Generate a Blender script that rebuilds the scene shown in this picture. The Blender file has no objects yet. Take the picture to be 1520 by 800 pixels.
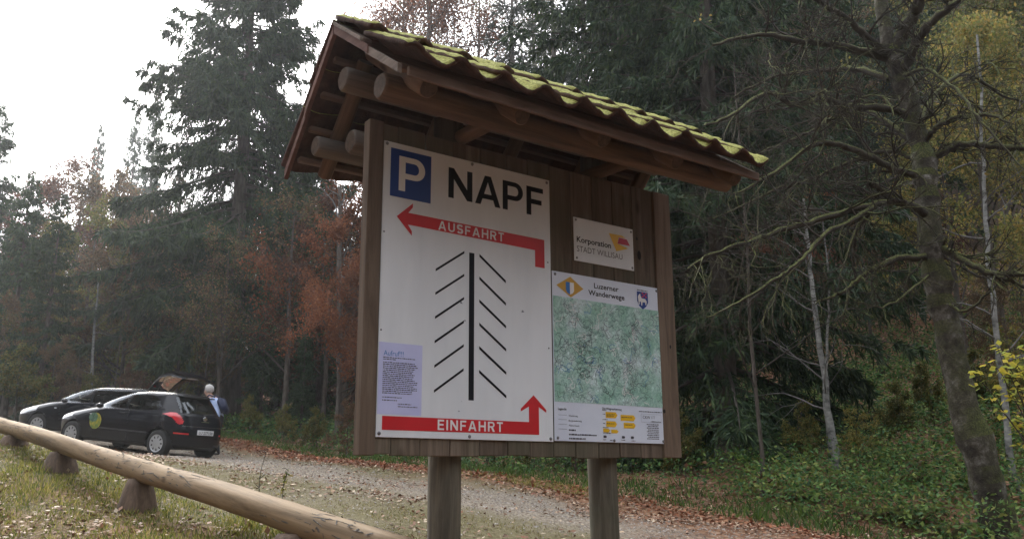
import bpy, bmesh, math, random
import numpy as np
from mathutils import Vector, Matrix
from mathutils.geometry import tessellate_polygon
random.seed(7)
RNG = np.random.default_rng(7)
sc = bpy.context.scene
PI = math.pi

# ------------------------------------------------------------ camera
CZ = 1.6                                   # eye height over the low ground
F, PITCH, ROLL, YAW = 1310.54, 0.2358, 0.0061, 0.6358
cam_d = bpy.data.cameras.new('camera')
cam = bpy.data.objects.new('camera', cam_d)
sc.collection.objects.link(cam)
cam_d.sensor_width = 36.0
cam_d.lens = 36.0 * F / 1520.0
cam_d.clip_start = 0.05
cam_d.clip_end = 3000.0
cam.matrix_world = Matrix.Translation((0, 0, CZ)) @ (Matrix.Rotation(PI / 2 + PITCH, 4, 'X') @ Matrix.Rotation(-ROLL, 4, 'Z'))
sc.camera = cam

# ------------------------------------------------------------ sky and sun
SUN_EL, SUN_AZ = math.radians(32), math.radians(-28)      # azimuth from +Y, towards +X positive
world = bpy.data.worlds.new('World')
sc.world = world
world.use_nodes = True
wn = world.node_tree
wn.nodes.clear()
wout = wn.nodes.new('ShaderNodeOutputWorld')
wbg = wn.nodes.new('ShaderNodeBackground')
sky = wn.nodes.new('ShaderNodeTexSky')
sky.sky_type = 'NISHITA'
sky.sun_disc = False
sky.sun_elevation = SUN_EL
sky.sun_rotation = SUN_AZ
sky.air_density = 1.0
sky.dust_density = 6.0
sky.ozone_density = 1.0
hs = wn.nodes.new('ShaderNodeHueSaturation')
hs.inputs['Saturation'].default_value = 0.25
mx = wn.nodes.new('ShaderNodeMix')
mx.data_type = 'RGBA'
mx.inputs[0].default_value = 0.62
mx.inputs[7].default_value = (9.6, 9.9, 10.7, 1)
wbg.inputs['Strength'].default_value = 0.13
wn.links.new(sky.outputs[0], hs.inputs['Color'])
wn.links.new(hs.outputs[0], mx.inputs[6])
wn.links.new(mx.outputs[2], wbg.inputs['Color'])
wn.links.new(wbg.outputs[0], wout.inputs['Surface'])
sun_d = bpy.data.lights.new('sun', 'SUN')
sun_d.energy = 1.3
sun_d.angle = math.radians(12)
sun_d.color = (1.0, 0.93, 0.82)
sun = bpy.data.objects.new('sun', sun_d)
sc.collection.objects.link(sun)
sdir = Vector((math.sin(SUN_AZ) * math.cos(SUN_EL), math.cos(SUN_AZ) * math.cos(SUN_EL), math.sin(SUN_EL)))
sun.rotation_euler = sdir.to_track_quat('Z', 'Y').to_euler()
sun.location = (0, 0, 50)
sc.view_settings.view_transform = 'Standard'
sc.view_settings.look = 'None'
sc.view_settings.gamma = 1.0
sc.view_settings.exposure = 1.45
sc.cycles.max_bounces = 6
sc.cycles.diffuse_bounces = 3
sc.cycles.transparent_max_bounces = 8
sc.cycles.volume_bounces = 0

# ------------------------------------------------------------ camera geometry helpers (where a sight line meets a given depth)
_cp, _sp, _cr, _sr = math.cos(PITCH), math.sin(PITCH), math.cos(ROLL), math.sin(ROLL)
MC = np.array([[_cr, _sr, 0], [-_sr, _cr, 0], [0, 0, 1]]) @ np.array([[1, 0, 0], [0, -_sp, _cp], [0, _cp, _sp]])
def ray(x, y):
    return MC.T @ np.array([(x - 760) / F, (400 - y) / F, 1.0])
def at(x, y, d):
    k = ray(x, y)
    p = k * (d / k[1])
    return np.array([p[0], p[1], p[2] + CZ])

# board frame
BO = np.array([-.6533, 4.2591, 1.7111 + CZ])
BU = np.array([math.cos(YAW), math.sin(YAW), 0]); BN = np.array([math.sin(YAW), -math.cos(YAW), 0]); BZ = np.array([0, 0, 1.])
def B(u, v, w):
    return BO + BU * u + BN * v + BZ * w

# ------------------------------------------------------------ object helpers
COL = sc.collection
def link(o, parent=None):
    COL.objects.link(o)
    if parent is not None:
        o.parent = parent
    return o
def tag(o, label=None, cat=None, group=None, kind=None):
    if label: o['label'] = label
    if cat: o['category'] = cat
    if group: o['group'] = group
    if kind: o['kind'] = kind
    return o
def empty(name, loc, rz=0.0, label=None, cat=None, group=None):
    o = bpy.data.objects.new(name, None)
    o.empty_display_size = 0.2
    o.location = tuple(loc)
    o.rotation_euler = (0, 0, rz)
    COL.objects.link(o)
    return tag(o, label, cat, group)
def mesh_np(name, verts, faces, mat=None, cols=None, smooth=False, parent=None):
    """verts Nx3, faces Mxk (all the same k)."""
    verts = np.asarray(verts, np.float32); faces = np.asarray(faces, np.int32)
    me = bpy.data.meshes.new(name)
    n, k = faces.shape
    me.vertices.add(len(verts)); me.vertices.foreach_set('co', verts.ravel())
    me.loops.add(n * k); me.loops.foreach_set('vertex_index', faces.ravel())
    me.polygons.add(n)
    me.polygons.foreach_set('loop_start', np.arange(0, n * k, k, dtype=np.int32))
    me.polygons.foreach_set('loop_total', np.full(n, k, np.int32))
    if smooth: me.polygons.foreach_set('use_smooth', np.ones(n, bool))
    me.update(calc_edges=True)
    if cols is not None:
        a = me.color_attributes.new('col', 'FLOAT_COLOR', 'POINT')
        c4 = np.ones((len(verts), 4), np.float32); c4[:, :3] = cols
        a.data.foreach_set('color', c4.ravel())
    if mat: me.materials.append(mat)
    o = bpy.data.objects.new(name, me)
    return link(o, parent)
def mesh_py(name, verts, faces, mat=None, parent=None, smooth=False):
    me = bpy.data.meshes.new(name)
    me.from_pydata([tuple(map(float, v)) for v in verts], [], [tuple(f) for f in faces])
    me.update()
    if smooth:
        for p in me.polygons: p.use_smooth = True
    if mat: me.materials.append(mat)
    return link(bpy.data.objects.new(name, me), parent)
def bm_obj(name, bm, mat=None, parent=None, smooth=False):
    me = bpy.data.meshes.new(name)
    bmesh.ops.recalc_face_normals(bm, faces=bm.faces)
    bm.to_mesh(me); bm.free()
    if smooth:
        for p in me.polygons: p.use_smooth = True
    if mat: me.materials.append(mat)
    return link(bpy.data.objects.new(name, me), parent)
def box_obj(name, lo, hi, mat, parent=None, bevel=0.003, jitter=0):
    bm = bmesh.new()
    c = [(a + b) / 2 for a, b in zip(lo, hi)]; s = [abs(b - a) for a, b in zip(lo, hi)]
    bmesh.ops.create_cube(bm, size=1, matrix=Matrix.Translation(c) @ Matrix.Diagonal((*s, 1)))
    if jitter:
        for v in bm.verts: v.co += Vector([random.uniform(-jitter, jitter) for _ in range(3)])
    if bevel:
        bmesh.ops.bevel(bm, geom=bm.edges[:], offset=min(bevel, min(s) * .3), segments=1, affect='EDGES')
    return bm_obj(name, bm, mat, parent)
def copy_tree(o, parent=None):
    c = o.copy(); COL.objects.link(c)
    if parent is not None: c.parent = parent
    for ch in list(o.children): copy_tree(ch, c)
    return c

def tube_arrays(polys, k=6, flat_end=False):
    """polys: list of (pts Nx3, radii N). Open tubes."""
    V = []; Q = []; base = 0
    ang = np.arange(k) * 2 * PI / k
    ca, sa = np.cos(ang), np.sin(ang)
    for pts, rad in polys:
        pts = np.asarray(pts, float); rad = np.asarray(rad, float); n = len(pts)
        t = np.gradient(pts, axis=0); t /= (np.linalg.norm(t, axis=1, keepdims=True) + 1e-9)
        ref = np.array([0, 0, 1.]) if abs(t[:, 2]).mean() < .8 else np.array([1., 0, 0])
        a = np.cross(t, ref); a /= (np.linalg.norm(a, axis=1, keepdims=True) + 1e-9)
        b = np.cross(t, a)
        ring = pts[:, None, :] + rad[:, None, None] * (a[:, None, :] * ca[None, :, None] + b[:, None, :] * sa[None, :, None])
        V.append(ring.reshape(-1, 3))
        i = np.arange(n - 1)[:, None] * k; j = np.arange(k)[None, :]; j2 = (j + 1) % k
        q = np.stack([i + j, i + j2, i + k + j2, i + k + j], -1).reshape(-1, 4) + base
        Q.append(q); base += n * k
    return np.concatenate(V), np.concatenate(Q)
def blade_arrays(P, D, S, L, W, mid=.45):
    """leaf-shaped four-cornered blades: P base, D direction, S side vector, L length, W width."""
    L = np.asarray(L)[:, None]; W = np.asarray(W)[:, None]
    m = P + D * L * mid
    V = np.stack([P, m + S * W / 2, P + D * L, m - S * W / 2], 1).reshape(-1, 3)
    Q = np.arange(len(P) * 4).reshape(-1, 4)
    return V, Q
def unit(a):
    return a / (np.linalg.norm(a, axis=-1, keepdims=True) + 1e-9)
def rnd_unit(n):
    return unit(RNG.normal(size=(n, 3)))
def pick_cols(n, pal, var=.2, rep=4):
    pal = np.array(pal); c = pal[RNG.integers(0, len(pal), n)] * (1 + RNG.uniform(-var, var, (n, 1)))
    return np.repeat(c, rep, axis=0)

# ------------------------------------------------------------ materials
def new_mat(name):
    m = bpy.data.materials.new(name); m.use_nodes = True
    nt = m.node_tree; nt.nodes.clear()
    out = nt.nodes.new('ShaderNodeOutputMaterial')
    return m, nt, out
def N(nt, t, **kw):
    n = nt.nodes.new(t)
    for k, v in kw.items():
        if hasattr(n, k) and k not in n.inputs: setattr(n, k, v)
        else: n.inputs[k].default_value = v
    return n
def ramp(nt, src, stops):
    r = nt.nodes.new('ShaderNodeValToRGB')
    e = r.color_ramp.elements
    while len(e) < len(stops): e.new(.5)
    for el, (p, c) in zip(e, stops):
        el.position = p; el.color = (*c, 1) if len(c) == 3 else c
    nt.links.new(src, r.inputs[0])
    return r
def coords(nt, scale=(1, 1, 1), kind='Object', seed_obj=True):
    tc = nt.nodes.new('ShaderNodeTexCoord'); mp = nt.nodes.new('ShaderNodeMapping')
    mp.inputs['Scale'].default_value = scale
    nt.links.new(tc.outputs[kind], mp.inputs['Vector'])
    if seed_obj:
        oi = nt.nodes.new('ShaderNodeObjectInfo'); mu = nt.nodes.new('ShaderNodeMath'); mu.operation = 'MULTIPLY'; mu.inputs[1].default_value = 37.0
        nt.links.new(oi.outputs['Random'], mu.inputs[0])
        cb = nt.nodes.new('ShaderNodeCombineXYZ')
        for i in range(3): nt.links.new(mu.outputs[0], cb.inputs[i])
        nt.links.new(cb.outputs[0], mp.inputs['Location'])
    return mp
def noisy(name, stops, scale=5, stretch=(1, 1, 1), detail=5, rough=.8, bump=.3, spec=.3, bscale=None, metal=0, objvar=0.0, dist=0.01, seed_obj=True):
    m, nt, out = new_mat(name)
    mp = coords(nt, stretch, seed_obj=seed_obj)
    nz = N(nt, 'ShaderNodeTexNoise', Scale=scale, Detail=detail, Roughness=.62)
    nt.links.new(mp.outputs[0], nz.inputs['Vector'])
    r = ramp(nt, nz.outputs['Fac'], stops)
    b = N(nt, 'ShaderNodeBsdfPrincipled', Roughness=rough, Metallic=metal)
    b.inputs['Specular IOR Level'].default_value = spec
    src = r.outputs[0]
    if objvar:
        oi = nt.nodes.new('ShaderNodeObjectInfo')
        mr = N(nt, 'ShaderNodeMapRange'); mr.inputs[3].default_value = 1 - objvar; mr.inputs[4].default_value = 1 + objvar
        nt.links.new(oi.outputs['Random'], mr.inputs[0])
        h = nt.nodes.new('ShaderNodeHueSaturation'); nt.links.new(mr.outputs[0], h.inputs['Value']); nt.links.new(src, h.inputs['Color']); src = h.outputs[0]
    nt.links.new(src, b.inputs['Base Color'])
    if bump:
        n2 = N(nt, 'ShaderNodeTexNoise', Scale=bscale or scale * 3, Detail=4)
        nt.links.new(mp.outputs[0], n2.inputs['Vector'])
        bp = N(nt, 'ShaderNodeBump', Strength=bump, Distance=dist)
        nt.links.new(n2.outputs['Fac'], bp.inputs['Height']); nt.links.new(bp.outputs[0], b.inputs['Normal'])
    nt.links.new(b.outputs[0], out.inputs[0])
    m['bsdf'] = b.name
    return m
def wood(name, c_dark, c_mid, c_light, axis=2, scale=9, rough=.75, knots=False, green=None, objvar=.18, bump=.5):
    """weathered wood with grain drawn out along one axis"""
    m, nt, out = new_mat(name)
    st = [1, 1, 1]; st[axis] = .07
    mp = coords(nt, st)
    nz = N(nt, 'ShaderNodeTexNoise', Scale=scale * 2.2, Detail=8, Roughness=.7, Distortion=.6)
    nt.links.new(mp.outputs[0], nz.inputs['Vector'])
    r = ramp(nt, nz.outputs['Fac'], [(.28, c_dark), (.5, c_mid), (.74, c_light)])
    src = r.outputs[0]
    mp2 = coords(nt, (1, 1, 1))
    big = N(nt, 'ShaderNodeTexNoise', Scale=2.5, Detail=4)
    nt.links.new(mp2.outputs[0], big.inputs['Vector'])
    if green is not None:
        rg = ramp(nt, big.outputs['Fac'], [(.45, (0, 0, 0)), (.65, (1, 1, 1))])
        mg = N(nt, 'ShaderNodeMix', data_type='RGBA'); mg.inputs[7].default_value = (*green, 1)
        sc_ = nt.nodes.new('ShaderNodeMath'); sc_.operation = 'MULTIPLY'; sc_.inputs[1].default_value = .6
        nt.links.new(rg.outputs[0], sc_.inputs[0]); nt.links.new(sc_.outputs[0], mg.inputs[0]); nt.links.new(src, mg.inputs[6]); src = mg.outputs[2]
    kn = N(nt, 'ShaderNodeTexVoronoi', Scale=3.2)
    st2 = [1, 1, 1]; st2[axis] = .45
    mp3 = coords(nt, st2); nt.links.new(mp3.outputs[0], kn.inputs['Vector'])
    kr = ramp(nt, kn.outputs['Distance'], [(.03, (.25, .2, .17)), (.10, (1, 1, 1))])
    mk = N(nt, 'ShaderNodeMix', data_type='RGBA', blend_type='MULTIPLY'); mk.inputs[0].default_value = 1
    nt.links.new(src, mk.inputs[6]); nt.links.new(kr.outputs[0], mk.inputs[7]); src = mk.outputs[2]
    oi = nt.nodes.new('ShaderNodeObjectInfo'); mr = N(nt, 'ShaderNodeMapRange'); mr.inputs[3].default_value = 1 - objvar; mr.inputs[4].default_value = 1 + objvar
    nt.links.new(oi.outputs['Random'], mr.inputs[0])
    h = nt.nodes.new('ShaderNodeHueSaturation'); nt.links.new(mr.outputs[0], h.inputs['Value']); nt.links.new(src, h.inputs['Color'])
    b = N(nt, 'ShaderNodeBsdfPrincipled', Roughness=rough); b.inputs['Specular IOR Level'].default_value = .25
    nt.links.new(h.outputs[0], b.inputs['Base Color'])
    bp = N(nt, 'ShaderNodeBump', Strength=bump, Distance=.004)
    nt.links.new(nz.outputs['Fac'], bp.inputs['Height']); nt.links.new(bp.outputs[0], b.inputs['Normal'])
    nt.links.new(b.outputs[0], out.inputs[0])
    return m
def plain(name, col, rough=.5, metal=0, spec=.5, coat=0, dirt=0.0):
    m, nt, out = new_mat(name)
    b = N(nt, 'ShaderNodeBsdfPrincipled', Roughness=rough, Metallic=metal)
    b.inputs['Specular IOR Level'].default_value = spec
    b.inputs['Coat Weight'].default_value = coat; b.inputs['Coat Roughness'].default_value = .06
    nz = N(nt, 'ShaderNodeTexNoise', Scale=4.0, Detail=6)
    mp = coords(nt); nt.links.new(mp.outputs[0], nz.inputs['Vector'])
    lo = tuple(c * (1 - .12 - dirt) for c in col)
    r = ramp(nt, nz.outputs['Fac'], [(.3, lo), (.6, col)])
    nt.links.new(r.outputs[0], b.inputs['Base Color']); nt.links.new(b.outputs[0], out.inputs[0])
    return m
def leafy(name, transl=.45, tint=(1, 1, 1), rough=.6):
    """leaf colour from the mesh's own colour attribute, light passes through"""
    m, nt, out = new_mat(name)
    at_ = nt.nodes.new('ShaderNodeAttribute'); at_.attribute_name = 'col'
    oi = nt.nodes.new('ShaderNodeObjectInfo'); mr = N(nt, 'ShaderNodeMapRange'); mr.inputs[3].default_value = .75; mr.inputs[4].default_value = 1.25
    nt.links.new(oi.outputs['Random'], mr.inputs[0])
    h = nt.nodes.new('ShaderNodeHueSaturation'); nt.links.new(mr.outputs[0], h.inputs['Value']); nt.links.new(at_.outputs['Color'], h.inputs['Color'])
    d = N(nt, 'ShaderNodeBsdfPrincipled', Roughness=rough); d.inputs['Specular IOR Level'].default_value = .2
    t = nt.nodes.new('ShaderNodeBsdfTranslucent')
    nt.links.new(h.outputs[0], d.inputs['Base Color']); nt.links.new(h.outputs[0], t.inputs['Color'])
    mix = nt.nodes.new('ShaderNodeMixShader'); mix.inputs[0].default_value = transl
    nt.links.new(d.outputs[0], mix.inputs[1]); nt.links.new(t.outputs[0], mix.inputs[2]); nt.links.new(mix.outputs[0], out.inputs[0])
    return m
def mossy(name, base_stops, moss_lo, moss_hi, axis=2, scale=8, zlo=.1, zhi=.6, amount=1.0, bump=.6, rough=.85, translucent=0):
    """bark or clay with moss where the surface faces up"""
    m, nt, out = new_mat(name)
    st = [1, 1, 1]
    if axis is not None: st[axis] = .35
    mp = coords(nt, st)
    nz = N(nt, 'ShaderNodeTexNoise', Scale=scale, Detail=8, Roughness=.7)
    nt.links.new(mp.outputs[0], nz.inputs['Vector'])
    r = ramp(nt, nz.outputs['Fac'], base_stops)
    mp2 = coords(nt)
    n2 = N(nt, 'ShaderNodeTexNoise', Scale=scale * .7, Detail=5); nt.links.new(mp2.outputs[0], n2.inputs['Vector'])
    n3 = N(nt, 'ShaderNodeTexNoise', Scale=scale * 9, Detail=3); nt.links.new(mp2.outputs[0], n3.inputs['Vector'])
    mr_ = ramp(nt, n3.outputs['Fac'], [(.35, moss_lo), (.65, moss_hi)])
    geo = nt.nodes.new('ShaderNodeNewGeometry'); sx = nt.nodes.new('ShaderNodeSeparateXYZ'); nt.links.new(geo.outputs['True Normal'], sx.inputs[0])
    f = N(nt, 'ShaderNodeMapRange'); f.inputs[1].default_value = zlo; f.inputs[2].default_value = zhi; nt.links.new(sx.outputs[2], f.inputs[0])
    g = ramp(nt, n2.outputs['Fac'], [(.55 - .35 * amount, (0, 0, 0)), (.75 - .35 * amount, (1, 1, 1))])
    mu = nt.nodes.new('ShaderNodeMath'); mu.operation = 'MULTIPLY'; nt.links.new(f.outputs[0], mu.inputs[0]); nt.links.new(g.outputs[0], mu.inputs[1])
    mix = N(nt, 'ShaderNodeMix', data_type='RGBA'); nt.links.new(mu.outputs[0], mix.inputs[0]); nt.links.new(r.outputs[0], mix.inputs[6]); nt.links.new(mr_.outputs[0], mix.inputs[7])
    b = N(nt, 'ShaderNodeBsdfPrincipled', Roughness=rough); b.inputs['Specular IOR Level'].default_value = .2
    nt.links.new(mix.outputs[2], b.inputs['Base Color'])
    bp = N(nt, 'ShaderNodeBump', Strength=bump, Distance=.01)
    ad = nt.nodes.new('ShaderNodeMath'); ad.operation = 'ADD'; nt.links.new(nz.outputs['Fac'], ad.inputs[0]); nt.links.new(n3.outputs['Fac'], ad.inputs[1])
    nt.links.new(ad.outputs[0], bp.inputs['Height']); nt.links.new(bp.outputs[0], b.inputs['Normal'])
    nt.links.new(b.outputs[0], out.inputs[0])
    return m

M = {}
M['plank'] = wood('plank wood', (.06, .046, .034), (.13, .10, .074), (.23, .185, .145), axis=2, green=(.09, .09, .06))
M['trim'] = wood('trim wood', (.07, .05, .036), (.145, .105, .075), (.21, .16, .12), axis=2)
M['post'] = wood('post wood', (.055, .06, .045), (.13, .125, .095), (.22, .2, .15), axis=2, scale=12, green=(.08, .10, .06), bump=.9)
M['beam'] = wood('beam wood', (.10, .055, .033), (.22, .125, .075), (.30, .19, .12), axis=0, scale=7)
M['beam_grey'] = wood('old beam wood', (.08, .065, .055), (.17, .14, .12), (.26, .22, .18), axis=0, scale=7)
M['rafter'] = wood('rafter wood', (.10, .06, .04), (.21, .13, .08), (.29, .2, .13), axis=1, scale=7)
M['batten'] = wood('batten wood', (.06, .042, .032), (.13, .088, .066), (.2, .14, .11), axis=0)
M['verge'] = wood('verge wood', (.07, .036, .028), (.13, .062, .046), (.2, .11, .085), axis=1)
M['verge_grey'] = wood('grey verge wood', (.09, .07, .055), (.18, .14, .11), (.28, .22, .18), axis=1)
M['endgrain'] = noisy('end grain', [(.3, (.05, .036, .026)), (.7, (.125, .09, .065))], scale=30, bump=.4)
M['tile'] = mossy('mossy clay tile', [(.3, (.035, .022, .018)), (.55, (.085, .048, .036)), (.74, (.12, .08, .06)), (.8, (.3, .3, .28))], (.19, .195, .05), (.39, .38, .12), axis=None, scale=9, zlo=.25, zhi=.5, amount=1.3)
M['log'] = wood('pale log wood', (.2, .14, .09), (.42, .31, .20), (.58, .46, .32), axis=0, scale=6, bump=.6)
M['support'] = wood('brown support wood', (.05, .034, .024), (.115, .078, .055), (.2, .145, .10), axis=2, scale=8, bump=1)
M['sign_white'] = noisy('white sign enamel', [(.22, (.52, .55, .56)), (.36, (.67, .71, .75)), (.6, (.75, .79, .83))], scale=3.5, stretch=(1, 1, .22), detail=9, rough=.32, bump=.02, spec=.5, seed_obj=False)
M['sign_map'] = noisy('pale blue sign print', [(.3, (.62, .68, .80)), (.6, (.70, .76, .87))], scale=3, rough=.3, bump=0, spec=.5)
M['paper'] = noisy('lavender paper', [(.3, (.50, .53, .80)), (.7, (.58, .61, .88))], scale=5, rough=.35, bump=.05)
M['black'] = plain('black print', (.008, .009, .014), .5, spec=.2)
M['ink'] = plain('grey ink print', (.05, .05, .07), .5)
M['ink_light'] = plain('faint ink print', (.25, .28, .33), .5)
M['blue'] = plain('blue print', (.012, .05, .26), .35)
M['blue_text'] = plain('light blue print', (.04, .18, .5), .4)
M['red'] = plain('red print', (.58, .022, .03), .35, dirt=.05)
M['white_p'] = plain('white print', (.8, .8, .8), .35)
M['yellow'] = plain('yellow print', (.78, .48, .02), .35)
M['orange'] = plain('orange print', (.62, .36, .05), .35)
M['crimson'] = plain('crimson print', (.55, .03, .08), .35)
M['screw'] = plain('steel screw', (.22, .23, .25), .35, metal=.9)
M['stain'] = plain('grey smudge', (.22, .25, .3), .6)
M['carpaint'] = plain('black car paint', (.003, .004, .008), .25, spec=.18, coat=.4)
M['trim_black'] = plain('black plastic', (.015, .015, .016), .6)
M['dark'] = plain('dark void', (.008, .008, .008), .9)
M['seat'] = plain('grey seat fabric', (.06, .06, .065), .9)
M['chrome'] = plain('chrome', (.75, .75, .78), .18, metal=1)
M['tyre'] = plain('tyre rubber', (.018, .018, .018), .85)
M['rim'] = plain('silver rim', (.45, .46, .48), .35, metal=.6)
M['lamp_red'] = plain('red lamp lens', (.55, .02, .03), .12, coat=1)
M['lamp_white'] = plain('clear lamp lens', (.6, .6, .62), .1, coat=1)
M['plate'] = plain('white number plate', (.75, .76, .8), .4)
M['sticker_y'] = noisy('yellow round sticker', [(.35, (.06, .14, .05)), (.5, (.2, .22, .03)), (.62, (.38, .3, .03))], scale=9, rough=.4, bump=0)
M['sticker_g'] = noisy('green round sticker', [(.35, (.03, .07, .045)), (.6, (.10, .18, .12))], scale=14, bump=0)
M['skin'] = plain('skin', (.5, .3, .22), .6)
M['hair'] = noisy('white hair', [(.3, (.35, .33, .31)), (.7, (.6, .58, .55))], scale=40, bump=.6)
M['shirt'] = plain('light blue shirt', (.45, .55, .8), .8)
M['trousers'] = plain('dark trousers', (.02, .022, .03), .9)
M['pack'] = plain('navy backpack', (.012, .018, .05), .8)
M['leaf'] = leafy('autumn leaves', .5)
M['needle'] = leafy('spruce needles', .2)
M['green_leaf'] = leafy('green leaves', .35)
M['litter'] = leafy('leaf litter', .1)
M['bark'] = noisy('bark', [(.3, (.045, .035, .03)), (.55, (.10, .085, .07)), (.8, (.16, .14, .12))], scale=9, stretch=(1, 1, .25), bump=1, dist=.03)
M['twig'] = noisy('twig bark', [(.3, (.03, .025, .02)), (.7, (.08, .068, .055))], scale=9, bump=0)
M['pale_bark'] = noisy('pale birch bark', [(.30, (.04, .04, .038)), (.46, (.17, .17, .16)), (.72, (.34, .34, .32))], scale=7, stretch=(1, 1, 1.6), bump=.5)
M['pale_twig'] = noisy('pale dead twig', [(.3, (.10, .095, .09)), (.7, (.22, .21, .20))], scale=9, bump=0)
M['moss_bark'] = mossy('lichen and moss bark', [(.36, (.02, .017, .014)), (.52, (.06, .052, .04)), (.62, (.13, .122, .105)), (.72, (.32, .31, .30))], (.03, .038, .012), (.11, .125, .035), axis=None, scale=5.5, zlo=-.1, zhi=.4, amount=.8, bump=1)
M['moss_limb'] = mossy('mossy limb', [(.3, (.028, .024, .02)), (.7, (.075, .064, .05))], (.045, .052, .018), (.14, .15, .05), axis=None, scale=6, zlo=.05, zhi=.5, amount=1.0, bump=1)

def glass_mat(name, tint, alpha):
    m, nt, out = new_mat(name)
    t = nt.nodes.new('ShaderNodeBsdfTransparent'); t.inputs[0].default_value = (*tint, 1)
    g = N(nt, 'ShaderNodeBsdfGlossy', Roughness=.03); g.inputs[0].default_value = (.9, .95, 1, 1)
    fr = N(nt, 'ShaderNodeFresnel', IOR=1.5)
    ad = nt.nodes.new('ShaderNodeMath'); ad.operation = 'ADD'; ad.inputs[1].default_value = alpha
    nt.links.new(fr.outputs[0], ad.inputs[0])
    mix = nt.nodes.new('ShaderNodeMixShader'); nt.links.new(ad.outputs[0], mix.inputs[0])
    nt.links.new(t.outputs[0], mix.inputs[1]); nt.links.new(g.outputs[0], mix.inputs[2]); nt.links.new(mix.outputs[0], out.inputs[0])
    return m
M['glass'] = glass_mat('car glass', (.45, .5, .48), .03)

# ------------------------------------------------------------ the lie of the land
def gz(px, py, d):
    p = at(px, py, d); return (p[0], p[1], p[2])
ctrl = [gz(195, 744, 7.9), gz(75, 681, 9.8), gz(18, 649, 11.0), gz(426, 805, 5.75), gz(0, 800, 6.6), gz(200, 800, 6.3),
        gz(770, 800, 7.6), gz(1050, 800, 8.8), gz(1190, 800, 10.3), gz(600, 740, 10), gz(420, 700, 14), gz(700, 703, 15.8), gz(1000, 762, 12),
        gz(335, 649, 26.5), gz(325, 678, 18.9), gz(520, 682, 21),
        (0, 0, 0.0), (3, 0, -.1), (-3, 0, .15), (0.2, 4.6, .7), (1.2, 5.3, .72), (-3, 4, .75), (4, 4, .35), (-7, 4, 1.2), (9, 5, .8),
        (-7.77, 21.09, .6 + CZ), (-10.1, 22.1, .89 + CZ), (-7.2, 19.6, .56 + CZ), (-10.39, 24.9, 1.16 + CZ), (-13, 25.5, 1.4 + CZ),
        gz(1300, 725, 13.5), gz(1480, 810, 11.0), gz(1420, 600, 20), gz(1250, 540, 27), gz(1050, 690, 18), gz(1515, 640, 15),
        (0, 30, 3.4), (0, 45, 8), (0, 80, 18), (12, 60, 22), (22, 40, 17), (40, 60, 32), (20, 85, 38), (35, 25, 15), (25, 5, 4.5),
        (-20, 40, 4.6), (-30, 60, 7.5), (-45, 100, 14), (-20, 20, 3.6), (-30, 5, 3.0), (-12, -8, .5), (12, -8, 0), (-20, 80, 12), (-60, 40, 10),
        (0, -25, 6), (0, -60, 26), (60, -20, 14), (-60, -20, 6), (-30, -30, 10), (30, -30, 12), (90, 90, 48), (0, 160, 30), (-90, 160, 22), (90, 190, 48), (-160, 60, 20), (160, 20, 40), (0, -200, 40),  # rise behind the camera is unseen ground, added to block sky light
        (-300, 300, 14), (300, 300, 40), (0, 400, 25), (-400, -100, 16), (400, -200, 30), (0, -400, 36), (600, 600, 30), (-600, 600, 12), (-600, -500, 2), (600, -500, 12)]
ctrl = np.array(ctrl, float)
def _phi(r2):
    return np.where(r2 > 0, .5 * r2 * np.log(np.maximum(r2, 1e-12)), 0)
_n = len(ctrl)
_S = 20.0
_cx = ctrl[:, :2] / _S
_A = np.zeros((_n + 3, _n + 3))
_d2 = ((_cx[:, None] - _cx[None]) ** 2).sum(-1)
_A[:_n, :_n] = _phi(_d2) + np.eye(_n) * 2e-4
_A[:_n, _n] = 1; _A[:_n, _n + 1:] = _cx; _A[_n, :_n] = 1; _A[_n + 1:, :_n] = _cx.T
_w = np.linalg.solve(_A, np.concatenate([ctrl[:, 2], [0, 0, 0]]))
def hz(X, Y):
    X = np.atleast_1d(np.asarray(X, float)); Y = np.atleast_1d(np.asarray(Y, float))
    shp = X.shape; p = np.stack([X.ravel(), Y.ravel()], 1) / _S
    out = np.empty(len(p))
    for i in range(0, len(p), 20000):
        q = p[i:i + 20000]
        d2 = ((q[:, None] - _cx[None]) ** 2).sum(-1)
        out[i:i + 20000] = _phi(d2) @ _w[:_n] + _w[_n] + q @ _w[_n + 1:]
    return out.reshape(shp)
def h1(x, y):
    return float(hz(x, y)[0])
def col_at(px, d):
    """ground point in the sight-line column px at depth d"""
    p = at(px, 600, d); return np.array([p[0], p[1], h1(p[0], p[1])])

# cheap smooth noise for masks
_ph = RNG.uniform(0, 2 * PI, (12,)); _kd = RNG.normal(size=(12, 2))
def snoise(X, Y, s):
    v = 0
    for i in range(12):
        v = v + np.sin((X * _kd[i, 0] + Y * _kd[i, 1]) * s * (1 + .25 * i) + _ph[i]) / (1 + .15 * i)
    return v / 4.0

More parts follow.
